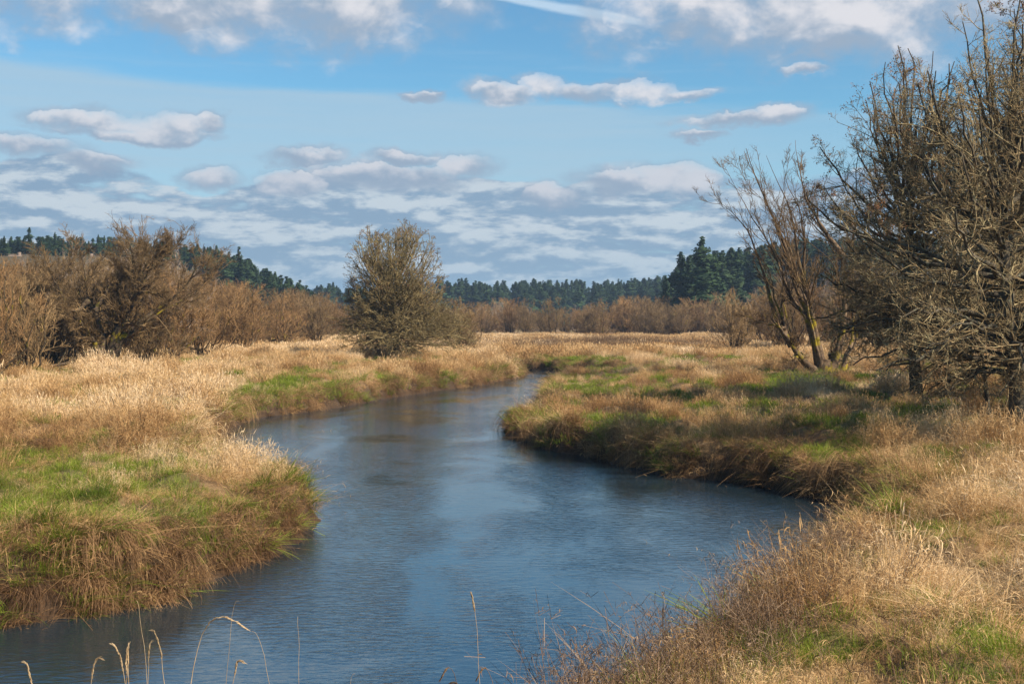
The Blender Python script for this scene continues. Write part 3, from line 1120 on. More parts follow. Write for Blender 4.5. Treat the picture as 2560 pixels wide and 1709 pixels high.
def ash_strands(seed, H, env, n1=90, n2=9, n3=7, n4=3, tr=0.32, trunk_top=0.7, lean=(0, 0), h0=(0.13, 0.5), rmin=0.011, a2=50, j1=0.07, sk=0.0, low=0.45, rs=1.0):
    r = rng_(seed)
    K = 14
    t = np.linspace(0, 1, K)
    tp = np.stack([lean[0] * t * H + 0.25 * np.sin(t * 5 + seed), lean[1] * t * H + 0.2 * np.cos(t * 4 + seed) - 0.2, -0.3 + t * H * trunk_top], -1)[None]
    R0 = (tr * (1 - t) ** 0.8 * 0.85 + 0.05 + 0.25 * tr * np.exp(-t * 18))[None]
    # tips on the envelope
    hh = np.interp(r.uniform(0, 1, n1), [0, low, 1], [env[0][0], 0.38, 1.0])
    a = np.arange(n1) * 2.39996 + r.normal(0, 0.3, n1)
    rad = np.interp(hh, env[0], env[1]) * np.where(hh > 0.45, r.uniform(0, 1.0, n1) ** 0.4 * 0.96, r.uniform(0.5, 1.0, n1))
    tip = np.stack([rad * np.cos(a), rad * np.sin(a), hh * H], -1)
    tip[:, 0] += lean[0] * hh * H * 0.7 + sk * np.clip(1 - hh / 0.4, 0, 1)
    hs = np.clip(h0[0] * H + h0[1] * hh * H, 0.05 * H, trunk_top * H * 0.98)
    ts = hs / (trunk_top * H) * (K - 1)
    j = np.minimum(ts.astype(int), K - 2)
    f = (ts - j)[:, None]
    p0 = tp[0, j] * (1 - f) + tp[0, j + 1] * f
    mid = p0 * 0.45 + tip * 0.55
    out = np.stack([np.cos(a), np.sin(a), 0 * a], -1)
    mid = mid + out * (0.22 * rad)[:, None] * (0.4 + hh[:, None]) + np.array([0, 0, 1.0]) * (np.where(hh < 0.3, 0.10, -0.06) * H * 0.5)[:, None]
    P1 = bez(p0, mid, tip, 9)
    P1[:, 1:] += r.normal(0, j1, P1[:, 1:].shape) * (H / 14)
    ln = np.linalg.norm(tip - p0, axis=1)
    R1 = rs * (0.026 + 0.009 * ln)[:, None] * np.linspace(1, 0.25, 9)[None] * r.uniform(0.7, 1.3, (n1, 1))
    up = np.array([0, 0, 0.05])
    P2, R2 = spawn(r, P1, R1, n2, 0.12, 1.0, a2, 13, 0.42, 6, 0.16, up, 0.5, rmin * 1.5)
    ok = envelope(P2, env, H, 1.05, sk); P2, R2 = P2[ok], R2[ok]
    P3, R3 = spawn(r, P2, R2, n3, 0.12, 1.0, 45, 15, 0.42, 4, 0.2, up * 1.3, 0.6, rmin * 1.15, 0.25, 2.0)
    ok = envelope(P3, env, H, 1.10, sk); P3, R3 = P3[ok], R3[ok]
    P4, R4 = spawn(r, P3, R3, n4, 0.1, 1.0, 42, 16, 0.55, 3, 0.22, up * 1.5, 0.7, rmin, 0.2, 0.95, 0.5)
    ok = envelope(P4, env, H, 1.12, sk); P4, R4 = P4[ok], R4[ok]
    return (tp, R0), (P1, R1), (P2, R2), (P3, R3), (P4, R4)


def seed_mesh(r, tips, n, size, mat, name):
    i = r.choice(len(tips), min(n, len(tips)), replace=False)
    p = np.repeat(tips[i], 7, axis=0) + r.normal(0, size * 0.55, (len(i) * 7, 3)) * np.array([1, 1, 1.2]) - np.array([0, 0, size * 0.5])
    m = len(p)
    a = norm(r.normal(0, 1, (m, 3)) + np.array([0, 0, -1.0])); b = norm(np.cross(a, r.normal(0, 1, (m, 3))))
    l = size * 0.8 * r.uniform(0.5, 1.2, (m, 1)); w = size * 0.25
    V = np.stack([p, p + a * l * .5 + b * w, p + a * l, p + a * l * .5 - b * w], 1).reshape(-1, 3)
    return quads_mesh(name, V, np.arange(m * 4).reshape(-1, 4), mat)


def make_ash(seed, name, loc, label, cat, H, env, bark, twig, seeds=0, seedh=0.5, sep_limbs=0, **kw):
    lv = ash_strands(seed, H, env, **kw)
    root = empty(name, loc)
    tag(root, label, cat)
    link(quads_mesh('trunk', *tubes([(lv[0][0], lv[0][1], 12)]), M[bark], True), 'trunk', root)
    P1, R1 = lv[1]
    big = np.argsort(-R1[:, 0])[:sep_limbs]
    for b in big:
        link(quads_mesh('limb', *tubes([(P1[b:b + 1], R1[b:b + 1], 7)]), M[bark], True), 'limb', root)
    rest = np.setdiff1d(np.arange(len(R1)), big)
    link(quads_mesh('crown', *tubes([(P1[rest], R1[rest], 5), (*lv[2], 4), (*lv[3], 3), (*lv[4], 3)]), M[twig], True), 'crown', root)
    if seeds:
        tips = np.concatenate([lv[3][0][:, -1], lv[4][0][:, -1]])
        hh = tips[:, 2] / H
        rr = np.hypot(tips[:, 0], tips[:, 1]) / np.maximum(np.interp(hh, env[0], env[1]), 0.3)
        sel = (hh > seedh) & ((rr > 0.75) | (hh > 0.9))
        if sel.any():
            so = link(seed_mesh(rng_(seed + 9), tips[sel], seeds, 0.11, M['seed'], 'seed_cluster'), 'seed_cluster', root)
            so['kind'] = 'stuff'
    return root


def gz(x, y):
    return float(height(np.array([x]), np.array([y]))[0])


# the lone tree in the middle of the left meadow
lx, ly = -38.0 / 120 * 120 * 0.98 + 0.0, 120.0
lx = (985 - 1280) * ly / F
ENV1 = ([0.02, .08, .2, .3, .42, .52, .62, .75, .87, .95, 1.0], [5.8, 7.4, 7.8, 7.0, 5.8, 5.1, 4.8, 4.6, 4.0, 3.1, 1.7])
make_ash(7, 'ash_tree', (lx, ly, gz(lx, ly)), 'round topped olive brown tree with low skirted branches, standing alone on the meadow', 'tree', 12.9, ENV1,
         'dark_bark', 'olive_twig', seeds=420, seedh=0.5, n1=200, n2=8, n3=5, n4=3, tr=0.30, rmin=0.0165, sk=1.5, low=0.48, a2=36, j1=0.05, h0=(0.13, 0.38), trunk_top=0.6)

# the big trees at the right
EN2 = ([0.13, .18, .3, .45, .6, .75, .88, .96, 1.0], [2.6, 4.6, 5.4, 5.6, 5.5, 4.6, 3.2, 1.8, 0.6])
ax, ay = (2278 - 1280) * 61 / F, 61.0
ashA = make_ash(21, 'ash_tree', (ax, ay, gz(ax, ay)), 'large dense bare tree hung with brown seed keys, right of the mossy willow', 'tree', 17.0, EN2,
                'dark_bark', 'ash_twig', seeds=900, seedh=0.45, sep_limbs=60, n1=120, n2=9, n3=6, n4=6, tr=0.30, trunk_top=0.8, h0=(0.14, 0.5), rmin=0.0085)
EN3 = ([0.115, .17, .25, .4, .55, .7, .85, .95, 1.0], [3.2, 5.4, 6.2, 6.2, 5.6, 4.8, 3.4, 2.0, 0.6])
cx_, cy_ = (2520 - 1280) * 40 / F, 40.0
ashC = make_ash(33, 'ash_tree', (cx_, cy_, gz(cx_, cy_)), 'nearest bare tree with dark lichened limbs sweeping low over the right bank', 'tree', 14.6, EN3,
                'ash_bark', 'ash_twig', seeds=0, sep_limbs=105, n1=105, n2=9, n3=7, n4=4, rs=1.15, tr=0.24, trunk_top=0.75, h0=(0.12, 0.55), rmin=0.0065)


def place_copy(src, x, y, rz, sc, label, group=None):
    c = copy_tree(src)
    c.location = (x, y, gz(x, y))
    c.rotation_euler = (0, 0, rz)
    c.scale = (sc, sc, sc) if not isinstance(sc, tuple) else sc
    c['label'] = label
    if group: c['group'] = group
    return c


place_copy(ashA, 24.5, 58.0, 2.1, 1.16, 'tallest bare brown tree rising at the right edge behind the others')
place_copy(ashA, 30.0, 75.0, 4.0, 0.95, 'bare tree half hidden behind the two large right bank trees')
place_copy(ashC, 21.5, 47.0, 3.9, 1.05, 'bare lichened tree crowded behind the nearest one at the right edge')

# slender stems beside the nearest tree
for i, (px, d, hh, ln) in enumerate([(2475, 43, 3.6, -0.12), (2530, 42, 3.9, 0.05), (2555, 44, 4.2, 0.1)]):
    r = rng_(900 + i)
    x = (px - 1280) * d / F
    P = np.zeros((1, 8, 3)); t = np.linspace(0, 1, 8)
    P[0, :, 0] = ln * hh * t * t; P[0, :, 1] = 0.1 * np.sin(t * 4); P[0, :, 2] = hh * t - 0.2
    R = (0.10 * (1 - 0.7 * t))[None]
    P2, R2 = spawn(r, P, R, 9, 0.3, 1, 40, 12, 0.4, 5, 0.15, np.array([0, 0, 0.1]), 0.5, 0.01)
    P3, R3 = spawn(r, P2, R2, 6, 0.2, 1, 42, 14, 0.5, 4, 0.2, np.array([0, 0, 0.1]), 0.5, 0.008)
    root = empty('sapling', (x, d, gz(x, d)))
    tag(root, ['leaning dark sapling left of the nearest tree trunk at the right edge', 'straight dark sapling between the trunks at the right edge',
               'slanting sapling at the very right edge among the trunks'][i], 'tree')
    link(quads_mesh('trunk', *tubes([(P, R, 8)]), M['ash_bark'], True), 'trunk', root)
    link(quads_mesh('crown', *tubes([(P2, R2, 4), (P3, R3, 3)]), M['ash_twig'], True), 'crown', root)


# ---- limbs traced as polylines at their own distance
def resample(pts, K):
    pts = np.array(pts, float)
    d = np.r_[0, np.cumsum(np.linalg.norm(np.diff(pts, axis=0), axis=1))]
    t = np.linspace(0, d[-1], K)
    q = np.stack([np.interp(t, d, pts[:, i]) for i in range(pts.shape[1])], -1)
    for _ in range(2):
        q[1:-1] = 0.25 * q[:-2] + 0.5 * q[1:-1] + 0.25 * q[2:]
    return q


def limb_tree(name, label, base, limbs, origin, zs, r, d0, bark, twig, levels, trunk=None, ztop=99.0):
    """limbs: list of (pixels in a zoomed crop, base radius, tip radius, depth drift)"""
    bx, by = base
    z0 = gz(bx, by)
    root = empty(name, (bx, by, z0))
    tag(root, label, 'tree')
    K = 16
    Ps, Rs = [], []
    for pts, ra, rb, dr in limbs:
        q = []
        n = len(pts)
        for i, (zx, zy) in enumerate(pts):
            fx, fy = origin[0] + zx / zs, origin[1] + zy / zs
            dd = dr * (i / (n - 1.0)) ** 1.1
            d = d0 + dd
            q.append(((fx - 1280) * d / F - bx, dd, CAMZ - (fy - HZ) * d / F - z0))
        P = resample(q, K)
        P[1:] += r.normal(0, 0.035, (K - 1, 3))
        R = np.linspace(1, 0, K) ** 1.45 * (ra * 1.25 - rb * 0.6) + rb * 0.6 + ra * 0.5 * np.exp(-np.linspace(0, 1, K) * 9)
        Ps.append(P); Rs.append(R)
        link(quads_mesh('limb', *tubes([(P[None], R[None], 9)]), M[bark], True), 'limb', root)
    for P, R in list(zip(Ps, Rs)):          # slimmer stems rising beside the long limbs
        if P[-1, 2] < 7 or R[0] < 0.14: continue
        t = np.linspace(0, 1, K)[:, None]
        Q_ = P + t ** 1.2 * np.array([r.normal(0, 1.5), r.normal(0, 2.2), r.uniform(-1.6, 0.2)]) + r.normal(0, 0.04, (K, 3))
        Ps.append(Q_); Rs.append(R * 0.5)
        link(quads_mesh('limb', *tubes([(Q_[None], (R * 0.5)[None], 6)]), M[bark], True), 'limb', root)
    P1, R1 = np.array(Ps), np.array(Rs)
    ch = []
    P, R = P1, R1
    for (n, t0, ang, lf, Kc, wig, trop, ratio, rmin, lmin, lmax, sides) in levels:
        P, R = spawn(r, P, R, n, t0, 1.0, ang, 13, lf, Kc, wig, np.array(trop), ratio, rmin, lmin, lmax)
        ok = (P[:, -1, 2] > 0.1) & (P[:, -1, 2] < ztop - 0.5 * np.abs(P[:, -1, 0] / 6.0) - r.uniform(0, 1.2, len(P)))
        P, R = P[ok], R[ok]
        ch.append((P, R, sides))
    link(quads_mesh('crown', *tubes(ch), M[twig], True), 'crown', root)
    if trunk is not None:
        t = np.linspace(0, 1, 6)
        TP = np.zeros((1, 6, 3)); TP[0, :, 0] = trunk[2] * t; TP[0, :, 2] = -0.4 + (trunk[1] + 0.4) * t
        link(quads_mesh('trunk', *tubes([(TP, (trunk[0] * (1 - 0.35 * t + 0.35 * np.exp(-t * 6)))[None], 14)]), M[bark], True), 'trunk', root)
    return root


wlimbs = [
    ([(735, 1180), (705, 1050), (690, 950), (655, 850), (600, 760), (588, 650), (550, 560), (500, 440), (450, 330), (400, 230), (380, 130)], .30, .03, 1.5),
    ([(725, 1180), (640, 1110), (590, 1040), (540, 960), (490, 905)], .28, .10, -1.0),
    ([(590, 1040), (540, 960), (500, 870), (470, 750), (430, 620), (380, 500), (300, 400), (230, 370)], .17, .02, 2.5),
    ([(760, 1180), (800, 1080), (822, 1000), (832, 850), (832, 640), (790, 570), (720, 520), (660, 470), (620, 380)], .26, .025, 2.0),
    ([(832, 640), (770, 560), (700, 450), (640, 340), (615, 200), (600, 95)], .15, .02, 1.0),
    ([(730, 1170), (695, 1000), (680, 860), (640, 740), (610, 620), (605, 480), (560, 360), (500, 250), (470, 170)], .22, .02, -1.5),
    ([(750, 1160), (770, 1110), (800, 1045)], .26, .17, 0.3),
    ([(825, 1160), (850, 1080), (870, 1000), (875, 880), (870, 720), (862, 560)], .15, .03, 3.0),
    ([(560, 960), (440, 930), (380, 900)], .08, .02, -1.0),
    ([(655, 850), (640, 700), (650, 560), (630, 420), (560, 300), (540, 190)], .12, .015, -2.0),
    ([(630, 1080), (600, 1110), (545, 1170)], .12, .07, -1.5),
    ([(610, 1080), (605, 1150)], .10, .07, -1.2),
    ([(710, 1180), (660, 1140), (640, 1130), (575, 1000), (520, 860), (490, 700), (420, 560)], .15, .02, 1.0),
]
limb_tree('willow_tree', 'tall open bare willow with yellow moss on its spreading limbs, beside the dark dense tree', ((2060 - 1280) * 91 / F, 91.0), wlimbs, (1660, 300), 1.844, rng_(5), 91.0,
          'willow_bark', 'willow_twig',
          [(11, .28, 30, .27, 8, .10, (0, 0, .09), .5, .018, .8, 3.6, 5), (8, .1, 34, .42, 5, .13, (0, 0, .07), .55, .012, .4, 1.8, 3), (5, .1, 36, .55, 4, .16, (0, 0, .05), .65, .009, .25, 1.1, 3)],
          trunk=(0.62, 0.95, 0.05), ztop=17.2)

llimbs = [
    ([(695, 1110), (640, 960), (580, 880), (545, 825)], .30, .14, -1),
    ([(700, 1110), (705, 920), (650, 780), (600, 640), (580, 460), (540, 300)], .26, .03, 2),
    ([(730, 1110), (780, 930), (850, 800), (900, 680), (960, 520), (1040, 370), (1100, 180)], .30, .03, 0),
    ([(760, 1110), (830, 920), (850, 830), (810, 690), (800, 520), (830, 350)], .28, .03, 3),
    ([(880, 720), (960, 620), (1080, 640), (1150, 700)], .16, .05, -2),
    ([(600, 690), (530, 760), (450, 745)], .15, .05, -2),
    ([(650, 760), (760, 570), (860, 520)], .15, .03, 1),
    ([(780, 1000), (960, 820), (1150, 700), (1300, 560), (1400, 300)], .2, .03, 4),
    ([(720, 1080), (560, 900), (400, 600), (300, 420)], .2, .03, 4),
    ([(850, 820), (930, 560), (900, 330), (820, 130)], .18, .02, 2),
    ([(900, 680), (1000, 480), (1200, 340), (1290, 220)], .14, .02, 1),
]
limb_tree('willow_tree', 'broad old willow with dark forked trunks and a mass of brown twigs, left meadow', ((262 - 1280) * 94 / F, 94.0), llimbs, (0, 500), 2.731, rng_(6), 94.0,
          'dark_bark', 'brush_twig_b',
          [(17, .18, 46, .34, 8, .14, (0, 0, .0), .5, .020, .9, 2.8, 4), (10, .1, 38, .42, 5, .16, (0, 0, .06), .55, .014, .5, 2.0, 3), (8, .1, 36, .55, 4, .18, (0, 0, .06), .65, .012, .3, 1.2, 3)],
          trunk=(0.65, 0.8, 0.15), ztop=12.2)


# ---- bushy willows and thicket: a few built kinds, copied
def make_bush(seed, name, H, Rr, bark, twig, stems=14, n2=9, n3=7, n4=4, rmin=0.017, upright=0.3, sr=0.09):
    r = rng_(seed)
    K = 9
    a = r.uniform(0, 6.28, stems)
    sp = r.uniform(0.1, 1.0, stems)
    tip = np.stack([np.cos(a) * Rr * sp, np.sin(a) * Rr * sp, H * (1 - 0.45 * sp ** 2) * r.uniform(0.75, 1, stems)], -1)
    b0 = np.stack([r.normal(0, 0.3, stems), r.normal(0, 0.3, stems), np.full(stems, -0.3)], -1)
    mid = b0 * 0.5 + tip * 0.5 + np.stack([np.cos(a) * Rr * 0.2, np.sin(a) * Rr * 0.2, -upright * H * 0.3 + 0 * a], -1)
    P1 = bez(b0, mid, tip, K)
    P1[:, 1:] += r.normal(0, 0.12, P1[:, 1:].shape)
    R1 = (sr * r.uniform(0.5, 1.4, (stems, 1))) * np.linspace(1, .25, K)[None]
    up = np.array([0, 0, 0.12])
    P2, R2 = spawn(r, P1, R1, n2, 0.12, 1, 36, 14, 0.4, 6, 0.13, up, 0.5, rmin * 1.5)
    P3, R3 = spawn(r, P2, R2, n3, 0.1, 1, 34, 14, 0.5, 4, 0.15, up, 0.6, rmin * 1.1, 0.3, 2.2)
    P4, R4 = spawn(r, P3, R3, n4, 0.05, 1, 32, 14, 0.7, 3, 0.17, up, 0.7, rmin, 0.25, 1.2)
    root = empty(name, (0, 0, -300))
    link(quads_mesh('trunk', *tubes([(P1, R1, 6)]), M[bark], True), 'trunk', root)
    link(quads_mesh('crown', *tubes([(P2, R2, 3), (P3, R3, 3), (P4, R4, 3)]), M[twig], True), 'crown', root)
    return root


BU = [make_bush(40, 'willow_bush', 8.0, 4.2, 'dark_bark', 'brush_twig'),
      make_bush(41, 'willow_bush', 8.0, 3.6, 'dark_bark', 'brush_twig_b', stems=12),
      make_bush(42, 'willow_bush', 8.0, 4.8, 'dark_bark', 'brush_twig', stems=16, n4=2),
      make_bush(43, 'bare_tree', 10.0, 2.6, 'dark_bark', 'grey_twig', stems=5, n2=14, n3=7, n4=3, upright=0.0, rmin=0.02),
      make_bush(44, 'willow_bush', 8.0, 3.8, 'dark_bark', 'brush_twig_b', stems=18, n2=8)]
BH = []
for b_ in BU:
    cm = [c for c in b_.children if c.name.startswith('crown')][0].data
    co = np.empty(len(cm.vertices) * 3, np.float32)
    cm.vertices.foreach_get('co', co)
    BH.append(float(np.percentile(co[2::3], 99.8)))
used = [False] * len(BU)


def put_bush(kind, x, y, h, rz, label, group=None, cat='bush', wide=1.0):
    src = BU[kind]
    if not used[kind]:
        c = src; used[kind] = True
    else:
        c = copy_tree(src)
    nomH = BH[kind]
    s = h / nomH
    c.location = (x, y, gz(x, y))
    c.rotation_euler = (0, 0, rz)
    c.scale = (s * wide, s * wide, s)
    tag(c, label, cat, group)
    return c


r = rng_(77)
# the bush beyond the river, right of centre
put_bush(4, (1836 - 1280) * 143 / F, 143, 7.2, 0.4, 'single rounded bare bush on the meadow between the far thicket and the mossy willow')
# left thicket, front trees around the old willow
named_left = [
    (75, 84, 7.0, 1, 'slim bare bush at the left edge with pale upright stems', 1.0), (-30, 80, 8.0, 2, 'dark leaning bare tree cut by the left edge', 1.0),
    (120, 98, 9.0, 4, 'dense olive twigged bush just left of the old willow', 0.9), (200, 104, 9.4, 1, 'tall tangled bush behind the left limbs of the old willow', 0.9),
    (400, 108, 8.4, 0, 'orange brown bush just right of the old willow', 1.1), (370, 97, 5.6, 4, 'low dense bush at the right foot of the old willow', 1.2),
    (500, 122, 8.0, 2, 'spreading bush with fallen boughs reaching onto the dry grass', 1.1), (600, 142, 7.8, 0, 'bush with dark low trunks at the middle of the left thicket', 1.1),
    (700, 170, 7.8, 2, 'rusty bush in the left thicket midway to the lone tree', 1.1), (790, 190, 7.6, 4, 'rusty bush in the left thicket just left of the lone tree', 1.15)]
for (px, d, h, kd, lab, wde) in named_left:
    put_bush(kd, (px - 1280) * d / F, d, h, r.uniform(0, 6.28), lab, None, wide=wde)
g1 = 'bare brown bushes massed in the left thicket'
for i in range(90):
    t = r.uniform(0, 1)
    px = -80 + 1000 * t
    front = np.interp(px, [-80, 0, 260, 400, 600, 850, 1000], [96, 100, 108, 118, 158, 235, 262])
    d = front + r.uniform(0, 1) ** 1.0 * (70 if px < 650 else 45) + 5
    cap = np.interp(px, [-80, 0, 100, 250, 420, 500, 600, 700, 850, 1000], [648, 645, 640, 632, 656, 682, 704, 720, 732, 738]) + r.uniform(-4, 32)
    h = max(CAMZ + (HZ - cap) * d / F - 1.3, 4.0)
    put_bush(int(r.choice([0, 1, 2, 4])), (px - 1280) * d / F, d, h, r.uniform(0, 6.28), *where(px, [180, 420, 640], [('bare brown bush massed in the thicket left of the old willow', 'thicket bushes left of the old willow'), ('bare brown bush massed in the thicket behind the old willow', 'thicket bushes behind the old willow'), ('bare brown bush massed in the thicket right of the old willow', 'thicket bushes right of the old willow'), ('bare brown bush massed at the low end of the thicket beside the lone tree', 'thicket bushes beside the lone tree')]), wide=r.uniform(0.9, 1.25))
# pale whippy trees sticking out of the left thicket
for i, (px, d, h, lab) in enumerate([(200, 112, 11.4, 'pale whippy tree top standing above the left thicket, left of the old willow'),
                                     (330, 110, 12.5, 'highest pale whippy tree rising behind the old willow'), (440, 112, 11.7, 'pale whippy tree arching right above the left thicket')]):
    put_bush(3, (px - 1280) * d / F, d, h, i * 2.0, lab, None, 'tree', wide=1.0)
for px, d, h, lab in ((1150, 150, 6.4, 'second low bush right of the lone tree, farther back'),
                      (1065, 170, 9.6, 'taller bare tree top rising behind the right side of the lone tree')):
    put_bush(4, (px - 1280) * d / F, d, h, px, lab, wide=1.15)
# centre thicket at the end of the meadow
g2 = 'bare orange brown bushes lining the far end of the meadow'
for i in range(120):
    px = r.uniform(820, 2450)
    d = r.uniform(272, 345) - 8 * (px > 1800)
    h = r.uniform(6.2, 9.6) * (1.08 if px > 1500 else 0.95)
    put_bush(int(r.choice([0, 1, 2, 4])), (px - 1280) * d / F, d, h, r.uniform(0, 6.28), *where(px, [1180, 1680, 1900], [('bare orange brown bush in the far line behind the lone tree', 'far bushes behind the lone tree'), ('bare orange brown bush in the far line between the lone tree and the tallest fir', g2), ('bare orange brown bush in the far line below the tallest firs', 'far bushes below the tallest firs'), ('bare orange brown bush in the far line seen through the right bank trees', 'far bushes behind the right bank trees')]), wide=r.uniform(1.0, 1.4))
# brush in front of the right hill behind the willow
g2b = 'bare brown bushes behind the mossy willow'
for i in range(22):
    px = r.uniform(1900, 2620); d = r.uniform(135, 200)
    put_bush(int(r.choice([0, 1, 4])), (px - 1280) * d / F, d, r.uniform(6.5, 10), r.uniform(0, 6.28), 'bare brown bush on the meadow behind the mossy willow', g2b, wide=1.1)
# bare grey trees on the slopes and in front of the conifers
g3 = 'pale grey bare trees below the conifers'
cnt = 0
while cnt < 120:
    u = r.uniform(0, 1)
    if u < 0.38:      # left slope
        x, y = r.uniform(-175, -62), r.uniform(255, 395)
        if hills(np.array([x]), np.array([y]))[0] < 0.8: continue
        h = r.uniform(7, 11)
    elif u < 0.70:    # right slope
        x, y = r.uniform(48, 175), r.uniform(290, 400)
        h = r.uniform(8, 12)
    else:
        x, y = r.uniform(-90, 110), r.uniform(470, 560)
        h = r.uniform(10, 16) if -45 < x < 60 else r.uniform(9, 12)
    pxx = 1280 + x / y * F
    cap = np.interp(pxx, [0, 480, 560, 700, 800, 1100, 1650, 1720, 1800, 1900, 2100], [632, 636, 690, 735, 745, 738, 735, 712, 682, 662, 650]) + r.uniform(0, 30)
    h = min(h, CAMZ + (HZ - cap) * y / F - gz(x, y))
    if h < 3.5: continue
    kd = 3 if r.uniform() < 0.7 else int(r.choice([1, 4]))
    put_bush(kd, x, y, h, r.uniform(0, 6.28), *where(pxx, [850, 1650], [('pale bare tree on the slope below the firs of the left hill', 'pale trees on the left slope'), ('pale bare tree below the far line of firs', g3), ('pale bare tree on the slope of the right hill', 'pale trees on the right slope')]), 'tree', wide=1.25)
    cnt += 1


# ------------------------------------------------------------------ conifers
def make_conifer(seed, name, H=20.0, Rb=3.4, nb=230, dens=11, sparse=1.0):
    r = rng_(seed)
    t = np.linspace(0, 1, 6)
    TP = np.zeros((1, 6, 3)); TP[0, :, 2] = -0.5 + (H + 0.3) * t
    root = empty(name, (0, 0, -300))
    link(quads_mesh('trunk', *tubes([(TP, (0.30 * (1 - t) + 0.03)[None], 7)]), M['conifer_bark'], True), 'trunk', root)
    h = H * (0.08 + 0.92 * r.uniform(0, 1, nb) ** 0.85)
    h = np.round(h / 0.55) * 0.55 + r.normal(0, 0.08, nb)
    f = np.clip(1 - h / H, 0.0, 1)
    L = Rb * (f ** 0.75 + 0.05) * r.uniform(0.55, 1.15, nb) * (0.8 + 0.35 * np.sin(h * 1.3 + seed))
    a = r.uniform(0, 6.28, nb)
    out = np.stack([np.cos(a), np.sin(a), 0 * a], -1)
    K = dens
    s = np.linspace(0.12, 1, K)[None, :, None]
    droop = (0.10 + 0.45 * f)[:, None, None]
    P = np.array([0, 0, 1.0]) * h[:, None, None] + L[:, None, None] * (out[:, None] * s + np.array([0, 0, 1.0]) * (0.35 * s - droop * 1.3 * s * s))
    P = P.reshape(-1, 3)
    wl = np.repeat(L, K) * np.tile(np.interp(s[0, :, 0], [0, .5, 1], [.28, .34, .14]), nb) + 0.16
    n = len(P)
    P = P + r.normal(0, 0.10, (n, 3))
    o = np.repeat(out, K, 0)
    sd_ = np.cross(o, [0, 0, 1.0])
    w1 = norm(sd_ + r.normal(0, 0.35, (n, 3)) + np.array([0, 0, -0.25])) * (wl * r.uniform(0.7, 1.3, n))[:, None]
    w2 = norm(o + r.normal(0, 0.4, (n, 3)) + np.array([0, 0, -0.35])) * (0.30 * r.uniform(0.6, 1.5, n) * (0.6 + wl))[:, None]
    V = np.stack([P - w1, P + w2 * 0.5 - w1 * 0.2, P + w1, P + w2], 1)
    V = np.stack([P - w1, P - w2 * 0.35, P + w1, P + w2], 1).reshape(-1, 3)
    link(quads_mesh('crown', V, np.arange(n * 4).reshape(-1, 4), M['needles']), 'crown', root)
    return root


CO = [make_conifer(60, 'fir_tree', Rb=5.0), make_conifer(61, 'fir_tree', Rb=4.2, nb=230), make_conifer(62, 'fir_tree', Rb=5.8, nb=290),
      make_conifer(63, 'fir_tree', Rb=3.7, nb=200), make_conifer(64, 'fir_tree', Rb=4.8, nb=150)]
usedc = [False] * 5


def put_fir(kd, x, y, h, label, group=None, wide=1.0, z=None):
    if not usedc[kd]:
        c = CO[kd]; usedc[kd] = True
    else:
        c = copy_tree(CO[kd])
    s = h / 20.0
    c.location = (x, y, gz(x, y) - 0.2 if z is None else z)
    c.rotation_euler = (0, 0, x * 3.1 + y)
    c.scale = (s * wide, s * wide, s)
    tag(c, label, 'tree', group)


def fir_at(px, pytop, d, kd, label, group=None, wide=1.0):
    x = (px - 1280) * d / F
    g = gz(x, d)
    h = CAMZ + (HZ - pytop) * d / F - g
    put_fir(kd, x, d, max(h, 6), label, group, wide)


for (px, py, d, kd, lab, wde) in [
    (75, 567, 430, 0, 'tall pointed fir above the left roof, highest on the left hill', 1.15), (12, 588, 400, 2, 'broad fir at the left edge beside the first roof', 1.0),
    (105, 592, 425, 1, 'narrow fir just right of the tall pointed fir on the left hill', 1.1), (139, 578, 430, 2, 'wide topped fir on the left hill, left of the long roof', 0.85),
    (193, 590, 440, 4, 'loose fir standing behind the long roof', 1.1), (247, 585, 440, 2, 'paired fir behind the old willow on the left hill', 0.85), (262, 588, 435, 1, 'slim fir beside the paired one behind the old willow', 1.0),
    (160, 595, 425, 3, 'small fir between two larger ones left of the long roof', 1.0), (485, 610, 440, 2, 'fir where the left hill begins to fall, right of the old willow top', 1.0),
    (520, 617, 440, 1, 'second fir on the falling ridge of the left hill', 1.1), (542, 612, 440, 2, 'wide dark fir on the falling ridge of the left hill', 1.0),
    (573, 628, 445, 4, 'sparse fir left of the bare topped spire on the ridge', 1.0), (598, 616, 445, 3, 'slender spire fir standing out on the falling ridge', 1.2), (618, 650, 445, 4, 'thin fir right of the slender spire on the ridge', 1.0),
    (688, 678, 470, 2, 'rounded fir near the foot of the left ridge', 1.1),
    (1755, 590, 330, 2, 'tallest fir on the right, darkest and pointed', 1.15), (1702, 628, 335, 0, 'tall fir left of the tallest one on the right', 1.05), (1722, 640, 340, 4, 'greenish fir squeezed between the two tall firs', 1.0),
    (1786, 632, 345, 1, 'fir just right of the tallest fir', 1.2), (1806, 625, 360, 0, 'full fir on the shoulder of the right hill', 1.0), (1827, 618, 370, 3, 'narrow fir on the shoulder of the right hill', 1.2),
    (1842, 628, 370, 1, 'small fir closing the shoulder group on the right hill', 1.1), (1664, 690, 345, 1, 'low fir at the left foot of the tall right firs', 1.2)]:
    fir_at(px, py, d, kd, lab, None, wde)
r = rng_(88)
g4 = 'firs along the left hill'
